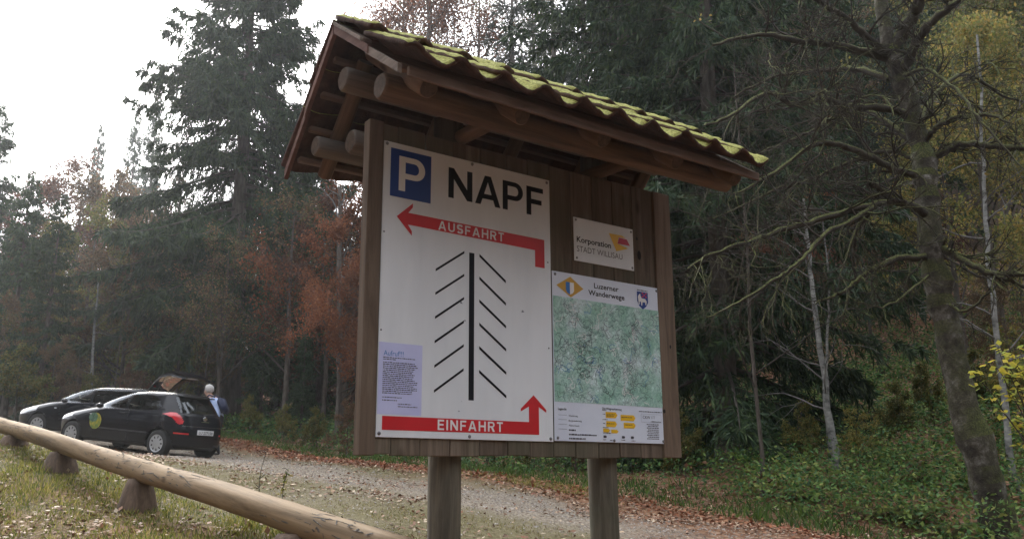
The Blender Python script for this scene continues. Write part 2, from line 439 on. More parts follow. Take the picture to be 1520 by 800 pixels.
# road outline on the ground (plan view)
far_edge = [at(px, 650, d)[:2] for px, d in ((150, 33), (335, 26.5), (430, 23.5), (530, 20.5), (700, 15.8), (850, 13.7), (1000, 12), (1190, 10.3), (1400, 8.6), (1700, 6.9))]
near_edge = [(14, 3), (8, 1.5), (3.5, 3.6), (1.5, 4.5), (-.3, 5.3), (-1.5, 6.1), (-3.0, 7.7), (-4.6, 9.6), (-6.5, 12.0), (-9.5, 15), (-14, 19), (-20, 24), (-26, 32), (-19, 36)]
road_poly = np.array([tuple(p) for p in far_edge] + near_edge)
def poly_sd(X, Y, poly):
    """signed distance, positive inside"""
    d = np.full(X.shape, 1e9); inside = np.zeros(X.shape, bool); n = len(poly)
    for i in range(n):
        a = poly[i]; b = poly[(i + 1) % n]
        e = b - a; wx = X - a[0]; wy = Y - a[1]
        t = np.clip((wx * e[0] + wy * e[1]) / (e @ e), 0, 1)
        d = np.minimum(d, np.hypot(wx - e[0] * t, wy - e[1] * t))
        c = ((a[1] > Y) != (b[1] > Y)) & (X < (b[0] - a[0]) * (Y - a[1]) / (b[1] - a[1] + 1e-12) + a[0])
        inside ^= c
    return np.where(inside, d, -d)

def ground_material():
    m, nt, out = new_mat('ground')
    mp = coords(nt, kind='Object', seed_obj=False)
    a = nt.nodes.new('ShaderNodeAttribute'); a.attribute_name = 'zone'       # r gravel, g grass, b leaf litter
    sx = nt.nodes.new('ShaderNodeSeparateXYZ'); nt.links.new(a.outputs['Vector'], sx.inputs[0])
    n1 = N(nt, 'ShaderNodeTexNoise', Scale=1.3, Detail=8, Roughness=.65); nt.links.new(mp.outputs[0], n1.inputs['Vector'])
    n2 = N(nt, 'ShaderNodeTexNoise', Scale=26, Detail=5, Roughness=.7); nt.links.new(mp.outputs[0], n2.inputs['Vector'])
    vo = N(nt, 'ShaderNodeTexVoronoi', Scale=42.0); nt.links.new(mp.outputs[0], vo.inputs['Vector'])
    vl = N(nt, 'ShaderNodeTexVoronoi', Scale=17.0, Randomness=1.0); nt.links.new(mp.outputs[0], vl.inputs['Vector'])
    soil = ramp(nt, n2.outputs['Fac'], [(.3, (.03, .022, .014)), (.55, (.075, .053, .035)), (.75, (.13, .095, .06))])
    grav = ramp(nt, vo.outputs['Color'], [(.1, (.12, .095, .07)), (.5, (.25, .21, .16)), (.9, (.40, .35, .285))])
    gras = ramp(nt, n2.outputs['Fac'], [(.3, (.075, .062, .035)), (.5, (.15, .13, .065)), (.62, (.22, .195, .115)), (.75, (.32, .29, .22))])
    leaf = ramp(nt, vl.outputs['Color'], [(.1, (.09, .035, .02)), (.4, (.2, .10, .055)), (.7, (.30, .17, .10)), (.95, (.38, .28, .2))])
    def mask(src, thr, wdt=.26):
        # zone value pushed about by noise
        ad = nt.nodes.new('ShaderNodeMath'); ad.operation = 'MULTIPLY_ADD'; ad.inputs[1].default_value = .9; ad.inputs[2].default_value = -.45
        nt.links.new(n1.outputs['Fac'], ad.inputs[0])
        a2 = nt.nodes.new('ShaderNodeMath'); a2.operation = 'ADD'; nt.links.new(ad.outputs[0], a2.inputs[0]); nt.links.new(src, a2.inputs[1])
        a3 = nt.nodes.new('ShaderNodeMath'); a3.operation = 'MULTIPLY_ADD'; a3.inputs[1].default_value = .5; a3.inputs[2].default_value = -.25; nt.links.new(n2.outputs['Fac'], a3.inputs[0])
        a4 = nt.nodes.new('ShaderNodeMath'); a4.operation = 'ADD'; nt.links.new(a2.outputs[0], a4.inputs[0]); nt.links.new(a3.outputs[0], a4.inputs[1])
        r = N(nt, 'ShaderNodeMapRange'); r.inputs[1].default_value = thr - wdt; r.inputs[2].default_value = thr + wdt; nt.links.new(a4.outputs[0], r.inputs[0])
        return r.outputs[0]
    cur = soil.outputs[0]
    for src, colr, thr in ((sx.outputs[0], grav.outputs[0], .5), (sx.outputs[1], gras.outputs[0], .5), (sx.outputs[2], leaf.outputs[0], .5)):
        mi = N(nt, 'ShaderNodeMix', data_type='RGBA'); nt.links.new(mask(src, thr), mi.inputs[0]); nt.links.new(cur, mi.inputs[6]); nt.links.new(colr, mi.inputs[7]); cur = mi.outputs[2]
    b = N(nt, 'ShaderNodeBsdfPrincipled', Roughness=.95); b.inputs['Specular IOR Level'].default_value = .15
    nt.links.new(cur, b.inputs['Base Color'])
    ad = nt.nodes.new('ShaderNodeMath'); ad.operation = 'SUBTRACT'; nt.links.new(n2.outputs['Fac'], ad.inputs[0]); nt.links.new(vo.outputs['Distance'], ad.inputs[1])
    bp = N(nt, 'ShaderNodeBump', Strength=.8, Distance=.03); nt.links.new(ad.outputs[0], bp.inputs['Height']); nt.links.new(bp.outputs[0], b.inputs['Normal'])
    nt.links.new(b.outputs[0], out.inputs[0])
    return m
M['ground'] = ground_material()

def zones(X, Y):
    sd = poly_sd(X, Y, road_poly)
    # middle of the road is bare gravel; towards the log it turns to thin yellowish turf
    dn = poly_sd(X, Y, np.array([tuple(p) for p in far_edge] + [(14, 3), (20, 60), (-30, 60)]))   # inside = beyond far edge
    dfar = np.clip(-dn, 0, 30)
    g = np.clip(sd * 1.2 + .5, 0, 1.0)
    mid = np.exp(-((dfar - 2.1 - .10 * np.clip(Y - 8, 0, 20)) / (1.15 + .07 * np.clip(Y - 8, 0, 20))) ** 2)
    grass = np.where(sd > 0, .84 - .78 * mid + .25 * snoise(X, Y, .6) - .1 * (X > 1), 0)
    near = (sd <= 0) & (Y < 16) & (X < 1)
    grass = np.where(near, .55 + .35 * snoise(X, Y, .9) - .5 * np.clip((5.2 - Y - .35 * (X + 4)) / 2.0, -.6, 1), grass)
    beyond = (sd <= 0) & (dn > 0)
    grass = np.where(beyond, .9 - .45 * np.clip(dn, 0, 3), grass)
    leaf = .22 + .25 * snoise(X, Y, .8)
    leaf = np.where(sd > 0, .62 * np.exp(-(dfar / .9) ** 2) + .16 + .2 * snoise(X, Y, .7) + 1.0 * np.clip((X - .3) / 2.0, 0, 1) - .15 * mid, leaf)
    leaf = np.where(near, .42 + .3 * snoise(Y, X, 1.1) + .25 * np.clip((7.2 - Y - .35 * (X + 4)) / 2.0, -.8, 1.2), leaf)
    leaf = np.where(beyond, .5 + .1 * dn, leaf)
    return sd, dn, dfar, g, grass, leaf

def build_ground():
    xs = np.concatenate([-np.geomspace(16, 500, 46)[::-1], np.arange(-15.8, 12.01, .2), np.geomspace(12.3, 500, 46)])
    ys = np.concatenate([-np.geomspace(2, 500, 30)[::-1], np.arange(-1.6, 26.1, .2), np.geomspace(26.5, 600, 60)])
    X, Y = np.meshgrid(xs, ys)
    Z = hz(X, Y)
    Z = Z + .025 * snoise(X, Y, 3.1) * (np.abs(X) < 14) + .05 * snoise(X, Y, 1.1) * np.clip(-poly_sd(X, Y, road_poly), 0, 1)
    sd, dn, dfar, g, gr, lf = zones(X, Y)
    V = np.stack([X, Y, Z], -1).reshape(-1, 3)
    ny, nx = X.shape
    i = np.arange(ny - 1)[:, None] * nx + np.arange(nx - 1)[None]
    Q = np.stack([i, i + 1, i + nx + 1, i + nx], -1).reshape(-1, 4)
    o = mesh_np('ground', V, Q, M['ground'], smooth=True)
    a = o.data.attributes.new('zone', 'FLOAT_VECTOR', 'POINT')
    a.data.foreach_set('vector', np.stack([g, gr, lf], -1).reshape(-1, 3).astype(np.float32).ravel())
    tag(o, 'sloping gravel car park rising into the forest floor', kind='structure')
build_ground()
def zg(X, Y):
    return hz(X, Y) + .025 * snoise(X, Y, 3.1) * (np.abs(X) < 14) + .05 * snoise(X, Y, 1.1) * np.clip(-poly_sd(np.atleast_1d(X).astype(float), np.atleast_1d(Y).astype(float), road_poly), 0, 1)
def g1(x, y): return float(zg(np.array([x]), np.array([y]))[0])

# ------------------------------------------------------------ flat print helpers (local u right, w up; drawn at depth y)
def tess(loops):
    vl = [[Vector((p[0], p[1], 0)) for p in lp] for lp in loops]
    tris = tessellate_polygon(vl)
    flat = [p for lp in vl for p in lp]
    return [(p.x, p.y) for p in flat], tris
def arc(cx, cy, rx, ry, a0, a1, n=10):
    return [(cx + rx * math.cos(math.radians(a0 + (a1 - a0) * i / n)), cy + ry * math.sin(math.radians(a0 + (a1 - a0) * i / n))) for i in range(n + 1)]
S_ = .2
def glyph(ch):
    s = S_; t = .17
    if ch == 'I': return s, [[(0, 0), (s, 0), (s, 1), (0, 1)]]
    if ch == 'N':
        w = .9; return w, [[(0, 0), (s, 0), (s, .64), (w - s, 0), (w, 0), (w, 1), (w - s, 1), (w - s, .36), (s, 1), (0, 1)]]
    if ch == 'A':
        w = .98; return w, [[(0, 0), (.21, 0), (.285, .21), (w - .285, .21), (w - .21, 0), (w, 0), (.61, 1), (.37, 1)], [(.345, .375), (w - .345, .375), (w / 2, .79)]]
    if ch == 'F':
        w = .72; return w, [[(0, 0), (s, 0), (s, .40), (.65, .40), (.65, .57), (s, .57), (s, .83), (w, .83), (w, 1), (0, 1)]]
    if ch == 'E':
        w = .74; return w, [[(0, 0), (w, 0), (w, t), (s, t), (s, .43), (.68, .43), (.68, .60), (s, .60), (s, .83), (w, .83), (w, 1), (0, 1)]]
    if ch == 'T':
        w = .76; return w, [[(w / 2 - s / 2, 0), (w / 2 + s / 2, 0), (w / 2 + s / 2, .83), (w, .83), (w, 1), (0, 1), (0, .83), (w / 2 - s / 2, .83)]]
    if ch == 'H':
        w = .88; return w, [[(0, 0), (s, 0), (s, .42), (w - s, .42), (w - s, 0), (w, 0), (w, 1), (w - s, 1), (w - s, .60), (s, .60), (s, 1), (0, 1)]]
    if ch == 'P':
        w = .82; return w, [[(0, 0), (s, 0), (s, .36), (w - .32, .36)] + arc(w - .32, .68, .32, .32, -90, 90, 12) + [(0, 1)],
                            [(s, .52), (w - .33, .52)] + arc(w - .33, .68, .135, .16, -90, 90, 10) + [(s, .84)]]
    if ch == 'R':
        w = .86; return w, [[(0, 0), (s, 0), (s, .40), (.40, .40), (.60, 0), (w, 0), (.63, .44)] + arc(w - .34, .71, .31, .29, -55, 90, 12) + [(0, 1)],
                            [(s, .56), (w - .35, .56)] + arc(w - .35, .70, .14, .14, -90, 90, 10) + [(s, .84)]]
    if ch == 'U':
        w = .86; r = w / 2; return w, [[(0, 1)] + arc(r, r * .85, r, r * .85, 180, 360, 14) + [(w, 1), (w - s, 1)] + arc(r, r * .85, r - s, r * .85 - t, 0, -180, 12) + [(s, 1)]]
    if ch == 'S':
        w = .8; ry = (1 - t) / 4; rx = w / 2 - s / 2
        cl = arc(w / 2, 1 - t / 2 - ry, rx, ry, 25, 270, 16) + arc(w / 2, t / 2 + ry, rx, ry, 90, -155, 16)[1:]
        a = []; b = []
        for i, p in enumerate(cl):
            q0 = cl[max(i - 1, 0)]; q1 = cl[min(i + 1, len(cl) - 1)]
            dx, dy = q1[0] - q0[0], q1[1] - q0[1]; L = math.hypot(dx, dy); nx, ny = -dy / L, dx / L
            h = (s * abs(nx) + t * abs(ny)) / 2
            a.append((p[0] + nx * h, p[1] + ny * h)); b.append((p[0] - nx * h, p[1] - ny * h))
        return w, [a + b[::-1]]
    return .5, []
def word_shapes(text, u0, u1, w0, w1, gap=.13, kern={}):
    gl = [glyph(c) for c in text]
    tot = sum(g[0] for g in gl) + sum(gap + kern.get(text[i:i + 2], 0) for i in range(len(gl) - 1))
    sx = (u1 - u0) / tot; sy = w1 - w0; x = 0; out = []
    for i, (w, loops) in enumerate(gl):
        out.append([[(u0 + (x + px) * sx, w0 + py * sy) for px, py in lp] for lp in loops])
        x += w + gap + kern.get(text[i:i + 2], 0)
    return out
def flat_obj(name, shapes, mat, parent, y, off):
    """shapes: list of [outer, hole...] in board u,w; y: how far in front of the local plane (towards viewer is -y)"""
    V = []; T = []
    for loops in shapes:
        p, t = tess(loops); b = len(V)
        V += [(a - off[0], -y, c - off[1]) for a, c in p]; T += [tuple(b + i for i in tr) for tr in t]
    return mesh_py(name, V, T, mat, parent)
def rect(u0, u1, w0, w1): return [[(u0, w0), (u1, w0), (u1, w1), (u0, w1)]]
def font_obj(name, text, u0, u1, base, cap, mat, parent, y, off, bold=0.0):
    cu = bpy.data.curves.new('tmp', 'FONT'); cu.body = text; cu.size = 1.0; cu.offset = bold; cu.resolution_u = 3
    to = bpy.data.objects.new('tmp', cu); COL.objects.link(to)
    bpy.context.view_layer.update()
    me = bpy.data.meshes.new_from_object(to.evaluated_get(bpy.context.evaluated_depsgraph_get()))
    COL.objects.unlink(to); bpy.data.objects.remove(to); bpy.data.curves.remove(cu)
    co = np.empty(len(me.vertices) * 3, np.float32); me.vertices.foreach_get('co', co); co = co.reshape(-1, 3)
    x0, x1 = co[:, 0].min(), co[:, 0].max()
    sx = (u1 - u0) / (x1 - x0); sy = cap / .70
    V = np.stack([u0 + (co[:, 0] - x0) * sx - off[0], np.full(len(co), -y), base + co[:, 1] * sy - off[1]], 1)
    me.vertices.foreach_set('co', V.astype(np.float32).ravel()); me.update()
    me.materials.clear(); me.materials.append(mat); me.name = name
    return link(bpy.data.objects.new(name, me), parent)
def bars_obj(name, lines, mat, parent, y, off):
    """rows of print too small to read: lines = (u0, u1, w, height)"""
    sh = []
    for u0, u1, w, h in lines:
        u = u0
        while u < u1:
            L = random.uniform(.004, .02) * (h / .006) ** .5
            e = min(u + L, u1); sh.append(rect(u, e, w, w + h * random.choice((.8, 1, 1))))
            u = e + .0028
    return flat_obj(name, sh, mat, parent, y, off)
def screw(parent, u, w, off, r=.008):
    bm = bmesh.new()
    bmesh.ops.create_uvsphere(bm, u_segments=10, v_segments=6, radius=r, matrix=Matrix.Translation((u - off[0], -.0005, w - off[1])) @ Matrix.Diagonal((1, .45, 1, 1)))
    return bm_obj('screw', bm, M['screw'], parent, True)

# ------------------------------------------------------------ the information board
RU, RV = 1.0, -.12
gpb = B(RU, RV, 0); gbz = g1(gpb[0], gpb[1])
board = empty('information_board', (gpb[0], gpb[1], gbz), YAW, 'large wooden information board on two round posts under a mossy tiled roof', 'notice board')
def L(u, v, w): return (u - RU, -(v - RV), w + BO[2] - gbz)
def bbox(name, u0, u1, v0, v1, w0, w1, mat, bevel=.003, jitter=0):
    a = L(u0, v0, w0); b = L(u1, v1, w1)
    return box_obj(name, [min(p, q) for p, q in zip(a, b)], [max(p, q) for p, q in zip(a, b)], mat, board, bevel, jitter)
edges = [-.006, .087, .25, .425, .605, .784, .931, 1.093, 1.252, 1.422, 1.588, 1.756, 1.938]
for i in range(len(edges) - 1):
    bbox('plank', edges[i] + .003, edges[i + 1] - .003, -.032 - random.uniform(0, .003), -.0065 - random.uniform(0, .004), -1.58 + random.uniform(-.006, .006), .10 + random.uniform(-.008, .004), M['plank'])
bbox('edge_trim', -.09, -.008, -.05, .012, -1.585, .095, M['trim'])
bbox('edge_trim', 1.94, 2.087, -.05, .004, -1.575, .10, M['trim'])
for w in (-1.35, -.55, -.02):
    bbox('cross_rail', -.004, 1.935, -.075, -.037, w - .05, w + .05, M['beam_grey'])
# slim knots on the wide plank, real little discs let into the wood
for (u, w, a, b) in ((1.80, -.345, .016, .030), (1.785, -.24, .008, .010), (1.95, -1.30, .011, .012), (2.03, -.9, .007, .012)):
    sh = [[(u + a * math.cos(t * PI / 8), w + b * math.sin(t * PI / 8)) for t in range(16)]]
    V = [L(p[0], .0055 if u > 1.93 else -.003, p[1]) for p in sh[0]]
    mesh_py('wood_knot', V, [list(range(16))], M['dark'], board)

def log_mesh(p0, p1, r0, r1, n=14, k=20, wob=.012, chamfer=.2, seed=0, bend=0):
    """a barked-off pole along local x, slightly bent and knobbly; returned in its own frame"""
    rs = np.random.default_rng(seed)
    p0 = np.array(p0, float); p1 = np.array(p1, float); Ln = np.linalg.norm(p1 - p0)
    ts = np.linspace(0, 1, n)
    xs = list(ts * Ln); rr = list(r0 + (r1 - r0) * ts)
    c = min(r0, r1) * chamfer
    xs = [0, 0] + [c] + xs[1:-1] + [Ln - c, Ln, Ln]; rr = [0, r0 - c * .8, r0] + rr[1:-1] + [r1, r1 - c * .8, 0]
    V = []; m = len(xs)
    ang = np.arange(k) * 2 * PI / k
    ph = rs.uniform(0, 6, 6)
    for x, r in zip(xs, rr):
        y0 = wob * math.sin(x * 1.7 + ph[0]) + bend * math.sin(PI * x / Ln); z0 = wob * math.sin(x * 1.3 + ph[1])
        rm = r * (1 + .025 * np.sin(3 * ang + x * 1.1 + ph[2]) + .02 * np.sin(5 * ang - x * 2.3 + ph[3]) + .015 * np.sin(x * 7 + 2 * ang + ph[4]))
        for a, q in zip(ang, rm): V.append((x, y0 + q * math.cos(a), z0 + q * math.sin(a)))
    Fc = []
    for i in range(m - 1):
        for j in range(k):
            Fc.append((i * k + j, i * k + (j + 1) % k, (i + 1) * k + (j + 1) % k, (i + 1) * k + j))
    return V, Fc, m, k
def log_obj(name, p0, p1, r0, r1, mat, parent=None, endmat=None, **kw):
    V, Fc, m, k = log_mesh(p0, p1, r0, r1, **kw)
    o = mesh_py(name, V, Fc, mat, parent, smooth=True)
    if endmat:
        o.data.materials.append(endmat)
        for p in o.data.polygons:
            if p.index < k or p.index >= (m - 2) * k: p.material_index = 1; p.use_smooth = False
    d = Vector(p1) - Vector(p0)
    o.location = Vector(p0); o.rotation_mode = 'QUATERNION'; o.rotation_quaternion = d.to_track_quat('X', 'Z')
    return o
E_ = M['endgrain']
# posts
for (u, v) in ((.468, -.13), (1.556, -.13)):
    g = B(u, v, 0); z0 = g1(g[0], g[1]) - .35 - gbz
    a = L(u, v, 0); b = L(u, v, .30)
    log_obj('post', (a[0], a[1], z0), (b[0], b[1], b[2]), .086, .082, wood('post wood %d' % int(u), (.05, .058, .042), (.125, .125, .095), (.21, .2, .15), axis=0, scale=16, green=(.07, .10, .055), bump=1) if False else M['post_x'] if 'post_x' in M else M.setdefault('post_x', wood('post wood', (.038, .034, .026), (.10, .088, .066), (.18, .158, .12), axis=0, scale=10, green=(.06, .072, .045), bump=1)), board, E_, wob=.004, seed=int(u * 10))
# beams
VR, WR, HF, DF, HB, DB = -.10, .620, .734, .515, .585, .62
UL, UR = -.262, 2.234
def roof_w(v):      # top surface of the tiling before thickness
    return WR - (v - VR) * DF / HF if v > VR else WR - (VR - v) * DB / HB
wb = wood('round beam wood', (.05, .034, .023), (.14, .092, .058), (.23, .158, .105), axis=0, scale=6)
wg = wood('round grey beam wood', (.055, .047, .04), (.12, .10, .085), (.20, .17, .14), axis=0, scale=6)
log_obj('purlin', L(-.19, .30, .132), L(2.30, .30, .150), .069, .064, wb, board, E_, seed=3, wob=.006)
log_obj('ridge_beam', L(-.20, -.10, .325), L(2.1, -.10, .33), .066, .064, wg, board, E_, seed=4, wob=.004)
log_obj('purlin', L(-.20, -.42, .062), L(2.15, -.42, .055), .056, .055, wg, board, E_, seed=5, wob=.006)
log_obj('tie_beam', L(-.095, -.205, .035), L(2.05, -.205, .02), .066, .064, wg, board, E_, seed=6, wob=.004)
# struts from the posts out to the front purlin and back
for u in (.50, 1.50):
    log_obj('strut', L(u, -.2, .150), L(u, .29, .135), .042, .042, wb, board, E_, seed=int(u * 7), wob=.002)
# rafters: front slope and rear slope
rs_f = [-.05, .50, 1.05, 1.62, 2.13]
for i, u in enumerate(rs_f):
    def rp(v, off): return L(u, v, roof_w(v) - off)
    log_obj('rafter', rp(-.07, .10), rp(.52, .108), .045, .05, wb, board, E_, n=6, seed=20 + i, wob=.002)
    log_obj('rafter', rp(-.13, .115), rp(-.61, .115), .045, .04, wb, board, E_, n=6, seed=30 + i, wob=.002)
# battens on the rafters
for v in (-.02, .16, .34, .52):
    bbox('batten', UL + .05, UR - .04, v - .022, v + .022, roof_w(v) - .058, roof_w(v) - .03, M['batten'], jitter=.001)
for v in (-.19, -.33, -.47, -.60):
    bbox('batten', UL + .05, UR - .04, v - .02, v + .02, roof_w(v) - .072, roof_w(v) - .044, M['batten'], jitter=.001)
# eave board under the front tiles
def sheared(name, u0, u1, v0, v1, dw0, dw1, mat):
    """board that follows the roof slope between v0 and v1"""
    V = []
    for u in (u0, u1):
        for v in (v0, v1):
            for dw in (dw0, dw1): V.append(L(u, v, roof_w(v) + dw))
    Fc = [(0, 1, 3, 2), (4, 6, 7, 5), (0, 4, 5, 1), (2, 3, 7, 6), (0, 2, 6, 4), (1, 5, 7, 3)]
    o = mesh_py(name, V, Fc, mat, board); return o
bbox('eave_board', UL + .06, UR + .02, .582, .600, roof_w(.6) - .062, roof_w(.6) - .014, M['batten'])
# verge boards along both gables
for (u0, u1) in ((UL, UL + .022), (UR - .02, UR + .002)):
    m1 = M['verge'] if u0 < 1 else M['verge']
    sheared('verge_board', u0, u1, VR - .005, VR - .33, -.058, -.008, M['verge'])
    sheared('verge_board', u0 + .006, u1 + .006, VR - .31, VR - HB, -.066, -.014, M['verge'])
    sheared('verge_board', u0, u1, VR + .005, VR + .40, -.055, -.01, M['verge'])
    sheared('verge_board', u0 + .006, u1 + .006, VR + .36, VR + HF - .04, -.062, -.018, M['verge_grey'])
    sheared('verge_cap', u0 - .012, u1 + .03, VR + .02, VR + .34, -.006, .012, M['verge_grey'])

def tile_mesh(wd, ln, course, amp=.027, th=.014, nx=14, ny=5, lip=.0):
    """one pantile: local x across, y down the slope, z up; S wave across"""
    V = []; Fc = []
    for side in (0, 1):
        for j in range(ny + 1):
            for i in range(nx + 1):
                x = wd * (i / nx - .02 * (1 if i == 0 else 0)); t = i / nx
                z = amp * (math.sin(2 * PI * (t + .08)) + .25 * math.sin(4 * PI * t + .6))
                y = ln * j / ny
                droop = -.004 * (1 if j == ny else 0)
                V.append((x, y, z + (th if side == 0 else 0) + (1 - j / ny) * -.0 + droop))
    n = (nx + 1) * (ny + 1)
    for j in range(ny):
        for i in range(nx):
            a = j * (nx + 1) + i; Fc.append((a, a + 1, a + nx + 2, a + nx + 1)); Fc.append((n + a, n + a + nx + 1, n + a + nx + 2, n + a + 1))
    for i in range(nx):
        a = i; Fc.append((a, n + a, n + a + 1, a + 1)); a = ny * (nx + 1) + i; Fc.append((a, a + 1, n + a + 1, n + a))
    for j in range(ny):
        a = j * (nx + 1); Fc.append((a, a + nx + 1, n + a + nx + 1, n + a)); a += nx; Fc.append((a, n + a, n + a + nx + 1, a + nx + 1))
    return V, Fc
ncol = 10; tw = (UR - UL - .02) / ncol
V, Fc = tile_mesh(tw * 1.05, .37, .30)
tile_me = bpy.data.meshes.new('roof_tile'); tile_me.from_pydata(V, [], Fc); tile_me.update(); tile_me.materials.append(M['tile'])
for p in tile_me.polygons: p.use_smooth = True
tile_me.set_sharp_from_angle(angle=math.radians(35)) if hasattr(tile_me, 'set_sharp_from_angle') else None
def lumpy(V, s, a=.003):
    r_ = random.Random(s); n = len(V) // 2; ph = [r_.uniform(0, 6) for _ in range(4)]
    return [(x, y + (r_.uniform(-.004, .006) if y > .45 else 0), z + (a * (math.sin(x * 60 + ph[0]) * math.sin(y * 47 + ph[1]) + .8 * r_.uniform(-1, 1)) if i < n else a * .5 * r_.uniform(-1, 1))) for i, (x, y, z) in enumerate(V)]
V0, Fc0 = tile_mesh(tw * 1.05, .50, .30, th=.022, nx=20, ny=12)
tile_vars = []
for s in range(4):
    m_ = bpy.data.meshes.new('roof_tile'); m_.from_pydata(lumpy(V0, s), [], Fc0); m_.update(); m_.materials.append(M['tile'])
    for p in m_.polygons: p.use_smooth = True
    tile_vars.append(m_)
V, Fc = tile_mesh(tw * 1.05, .50, .30, th=.02)
tile_me2 = bpy.data.meshes.new('roof_tile'); tile_me2.from_pydata(V, [], Fc); tile_me2.update(); tile_me2.materials.append(M['tile'])
for p in tile_me2.polygons: p.use_smooth = True
if hasattr(tile_me2, 'set_sharp_from_angle'): tile_me2.set_sharp_from_angle(angle=math.radians(35))
def slope_frame(front):
    h, d = (HF, DF) if front else (HB, DB)
    ln = math.hypot(h, d)
    yv = Vector((0, -h / ln if front else h / ln, -d / ln))      # local down-slope, in board-local axes (front = -y)
    zv = Vector((0, -d / ln, h / ln)) if front else Vector((0, d / ln, h / ln))
    return ln, yv, zv
for front in (True, False):
    ln, yv, zv = slope_frame(front)
    nrow = 2 if front else 3; tl = .50 if front else .37; step = (ln - tl + .02) / (nrow - 1)
    for r in range(nrow):
        for c in range(ncol):
            o = bpy.data.objects.new('roof_tile', random.choice(tile_vars) if front else tile_me); link(o, board)
            u0 = UL + .008 + c * tw
            org = Vector(L(u0 if front else u0 + tw * 1.03, VR, WR)) + yv * (r * step - .01) + zv * (.004 + random.uniform(-.002, .003))
            xv = Vector((1, 0, 0)) if front else Vector((-1, 0, 0))
            tilt = .021                                            # each course lies on the one below
            y2 = (yv + zv * tilt).normalized() if True else yv
            y2 = (yv * tl + zv * (.050 if front else .016)).normalized()
            z2 = xv.cross(y2)
            if z2.dot(zv) < 0: z2 = -z2
            R_ = Matrix((xv, y2, z2)).transposed().to_4x4() @ Matrix.Rotation(random.uniform(-.02, .02), 4, 'Z') @ Matrix.Rotation(random.uniform(-.02, .02), 4, 'Y')
            o.matrix_local = Matrix.Translation(org) @ R_
# ridge caps
def cap_mesh(ln=.40, r0=.105, r1=.088, k=12, th=.014):
    V = []; Fc = []
    for s, (x, ro) in enumerate(((0, r0), (.03, r0 * 1.0), (.035, r0 * .96), (ln, r1))):
        for q in (0, 1):
            for i in range(k + 1):
                a = PI * (i / k) ; r = ro - q * th
                V.append((x, r * math.cos(a) * 1.05, r * math.sin(a) * .8))
    m = k + 1
    for s in range(3):
        for i in range(k):
            a = s * 2 * m + i; b = a + 2 * m; Fc.append((a, a + 1, b + 1, b)); a += m; b += m; Fc.append((a, b, b + 1, a + 1))
    for s in (0, 3):
        for i in range(k):
            a = s * 2 * m + i; Fc.append((a, a + m, a + m + 1, a + 1))
    for s in range(3):
        for i in (0, k):
            a = s * 2 * m + i; Fc.append((a, a + 2 * m, a + 3 * m, a + m))
    return V, Fc
V, Fc = cap_mesh()
cap_me = bpy.data.meshes.new('ridge_tile'); cap_me.from_pydata(V, [], Fc); cap_me.update(); cap_me.materials.append(M['tile'])
for p in cap_me.polygons: p.use_smooth = True
nc = 7; stp = (UR - UL - .16) / nc
for i in range(nc):
    o = bpy.data.objects.new('ridge_tile', cap_me); link(o, board)
    o.matrix_local = Matrix.Translation(Vector(L(UL + (i + 1) * stp + .085, VR, WR - .03 + random.uniform(-.004, .004)))) @ Matrix.Rotation(PI + random.uniform(-.02, .02), 4, 'Z') @ Matrix.Rotation(.03, 4, 'Y') @ Matrix.Diagonal((1, 1, 1, 1))

# ------------------------------------------------------------ the signs screwed to the board
def sign(name, u0, u1, w0, w1, mat, label, cat='sign', v=.001, th=.005, panel='panel'):
    um = (u0 + u1) / 2; p = B(um, v, w0)
    root = empty(name, p, YAW, label, cat)
    off = (um, w0)
    box_obj(panel, (u0 - um, 0, 0), (u1 - um, th, w1 - w0), mat, root, .0012)
    return root, off
# big parking sign
R1, o1 = sign('parking_sign', 0, 1.0863, -1.5, 0, M['sign_white'], 'large white parking sign with blue P, NAPF and two red arrows')
e = .0012
flat_obj('blue_square', [rect(.040, .282, -.291, -.031)], M['blue'], R1, e, o1)
flat_obj('letter', word_shapes('P', .089, .245, -.254, -.066), M['white_p'], R1, 2 * e, o1)
ks = {}
for ch, (a, b) in zip('NAPF', ((.391, .545), (.563, .733), (.749, .891), (.916, 1.037))):
    flat_obj('letter', word_shapes(ch, a, b, -.234, -.064), M['black'], R1, e, o1)
flat_obj('exit_arrow', [[[(.083, -.394), (.176, -.309), (.176, -.331), (.150, -.364), (1.041, -.368), (1.041, -.534), (.973, -.534), (.973, -.438), (.149, -.427), (.173, -.459), (.173, -.483)]]], M['red'], R1, e, o1)
flat_obj('lettering', word_shapes('AUSFAHRT', .331, .755, -.424, -.374, gap=.26), M['white_p'], R1, 2 * e, o1)
flat_obj('plan_trunk', [rect(.527, .560, -1.302, -.518)], M['black'], R1, e, o1)
for k in range(6):
    y = -.1250 * k
    flat_obj('plan_bay_line', [[[(.319, -.650 + y), (.319, -.636 + y), (.496, -.514 + y), (.496, -.528 + y)]]], M['black'], R1, e, o1)
    flat_obj('plan_bay_line', [[[(.593, -.532 + y), (.593, -.516 + y), (.768, -.640 + y), (.768, -.656 + y)]]], M['black'], R1, e, o1)
flat_obj('entry_arrow', [[[(.032, -1.399), (.032, -1.465), (.986, -1.465), (.986, -1.316), (1.037, -1.345), (1.037, -1.330), (.951, -1.254), (.863, -1.330), (.863, -1.345), (.918, -1.316), (.918, -1.399)]]], M['red'], R1, e, o1)
flat_obj('lettering', word_shapes('EINFAHRT', .343, .744, -1.457, -1.406, gap=.26), M['white_p'], R1, 2 * e, o1)
for u, w in ((.018, -.014), (.544, -.016), (1.066, -.018), (.006 + .012, -1.482), (.536, -1.485), (1.066, -1.484)): screw(R1, u, w, o1, .0095)
for u, w in ((.014, -.485), (1.065, -.496), (.013, -.984), (1.063, -.988)): screw(R1, u, w, o1, .005)
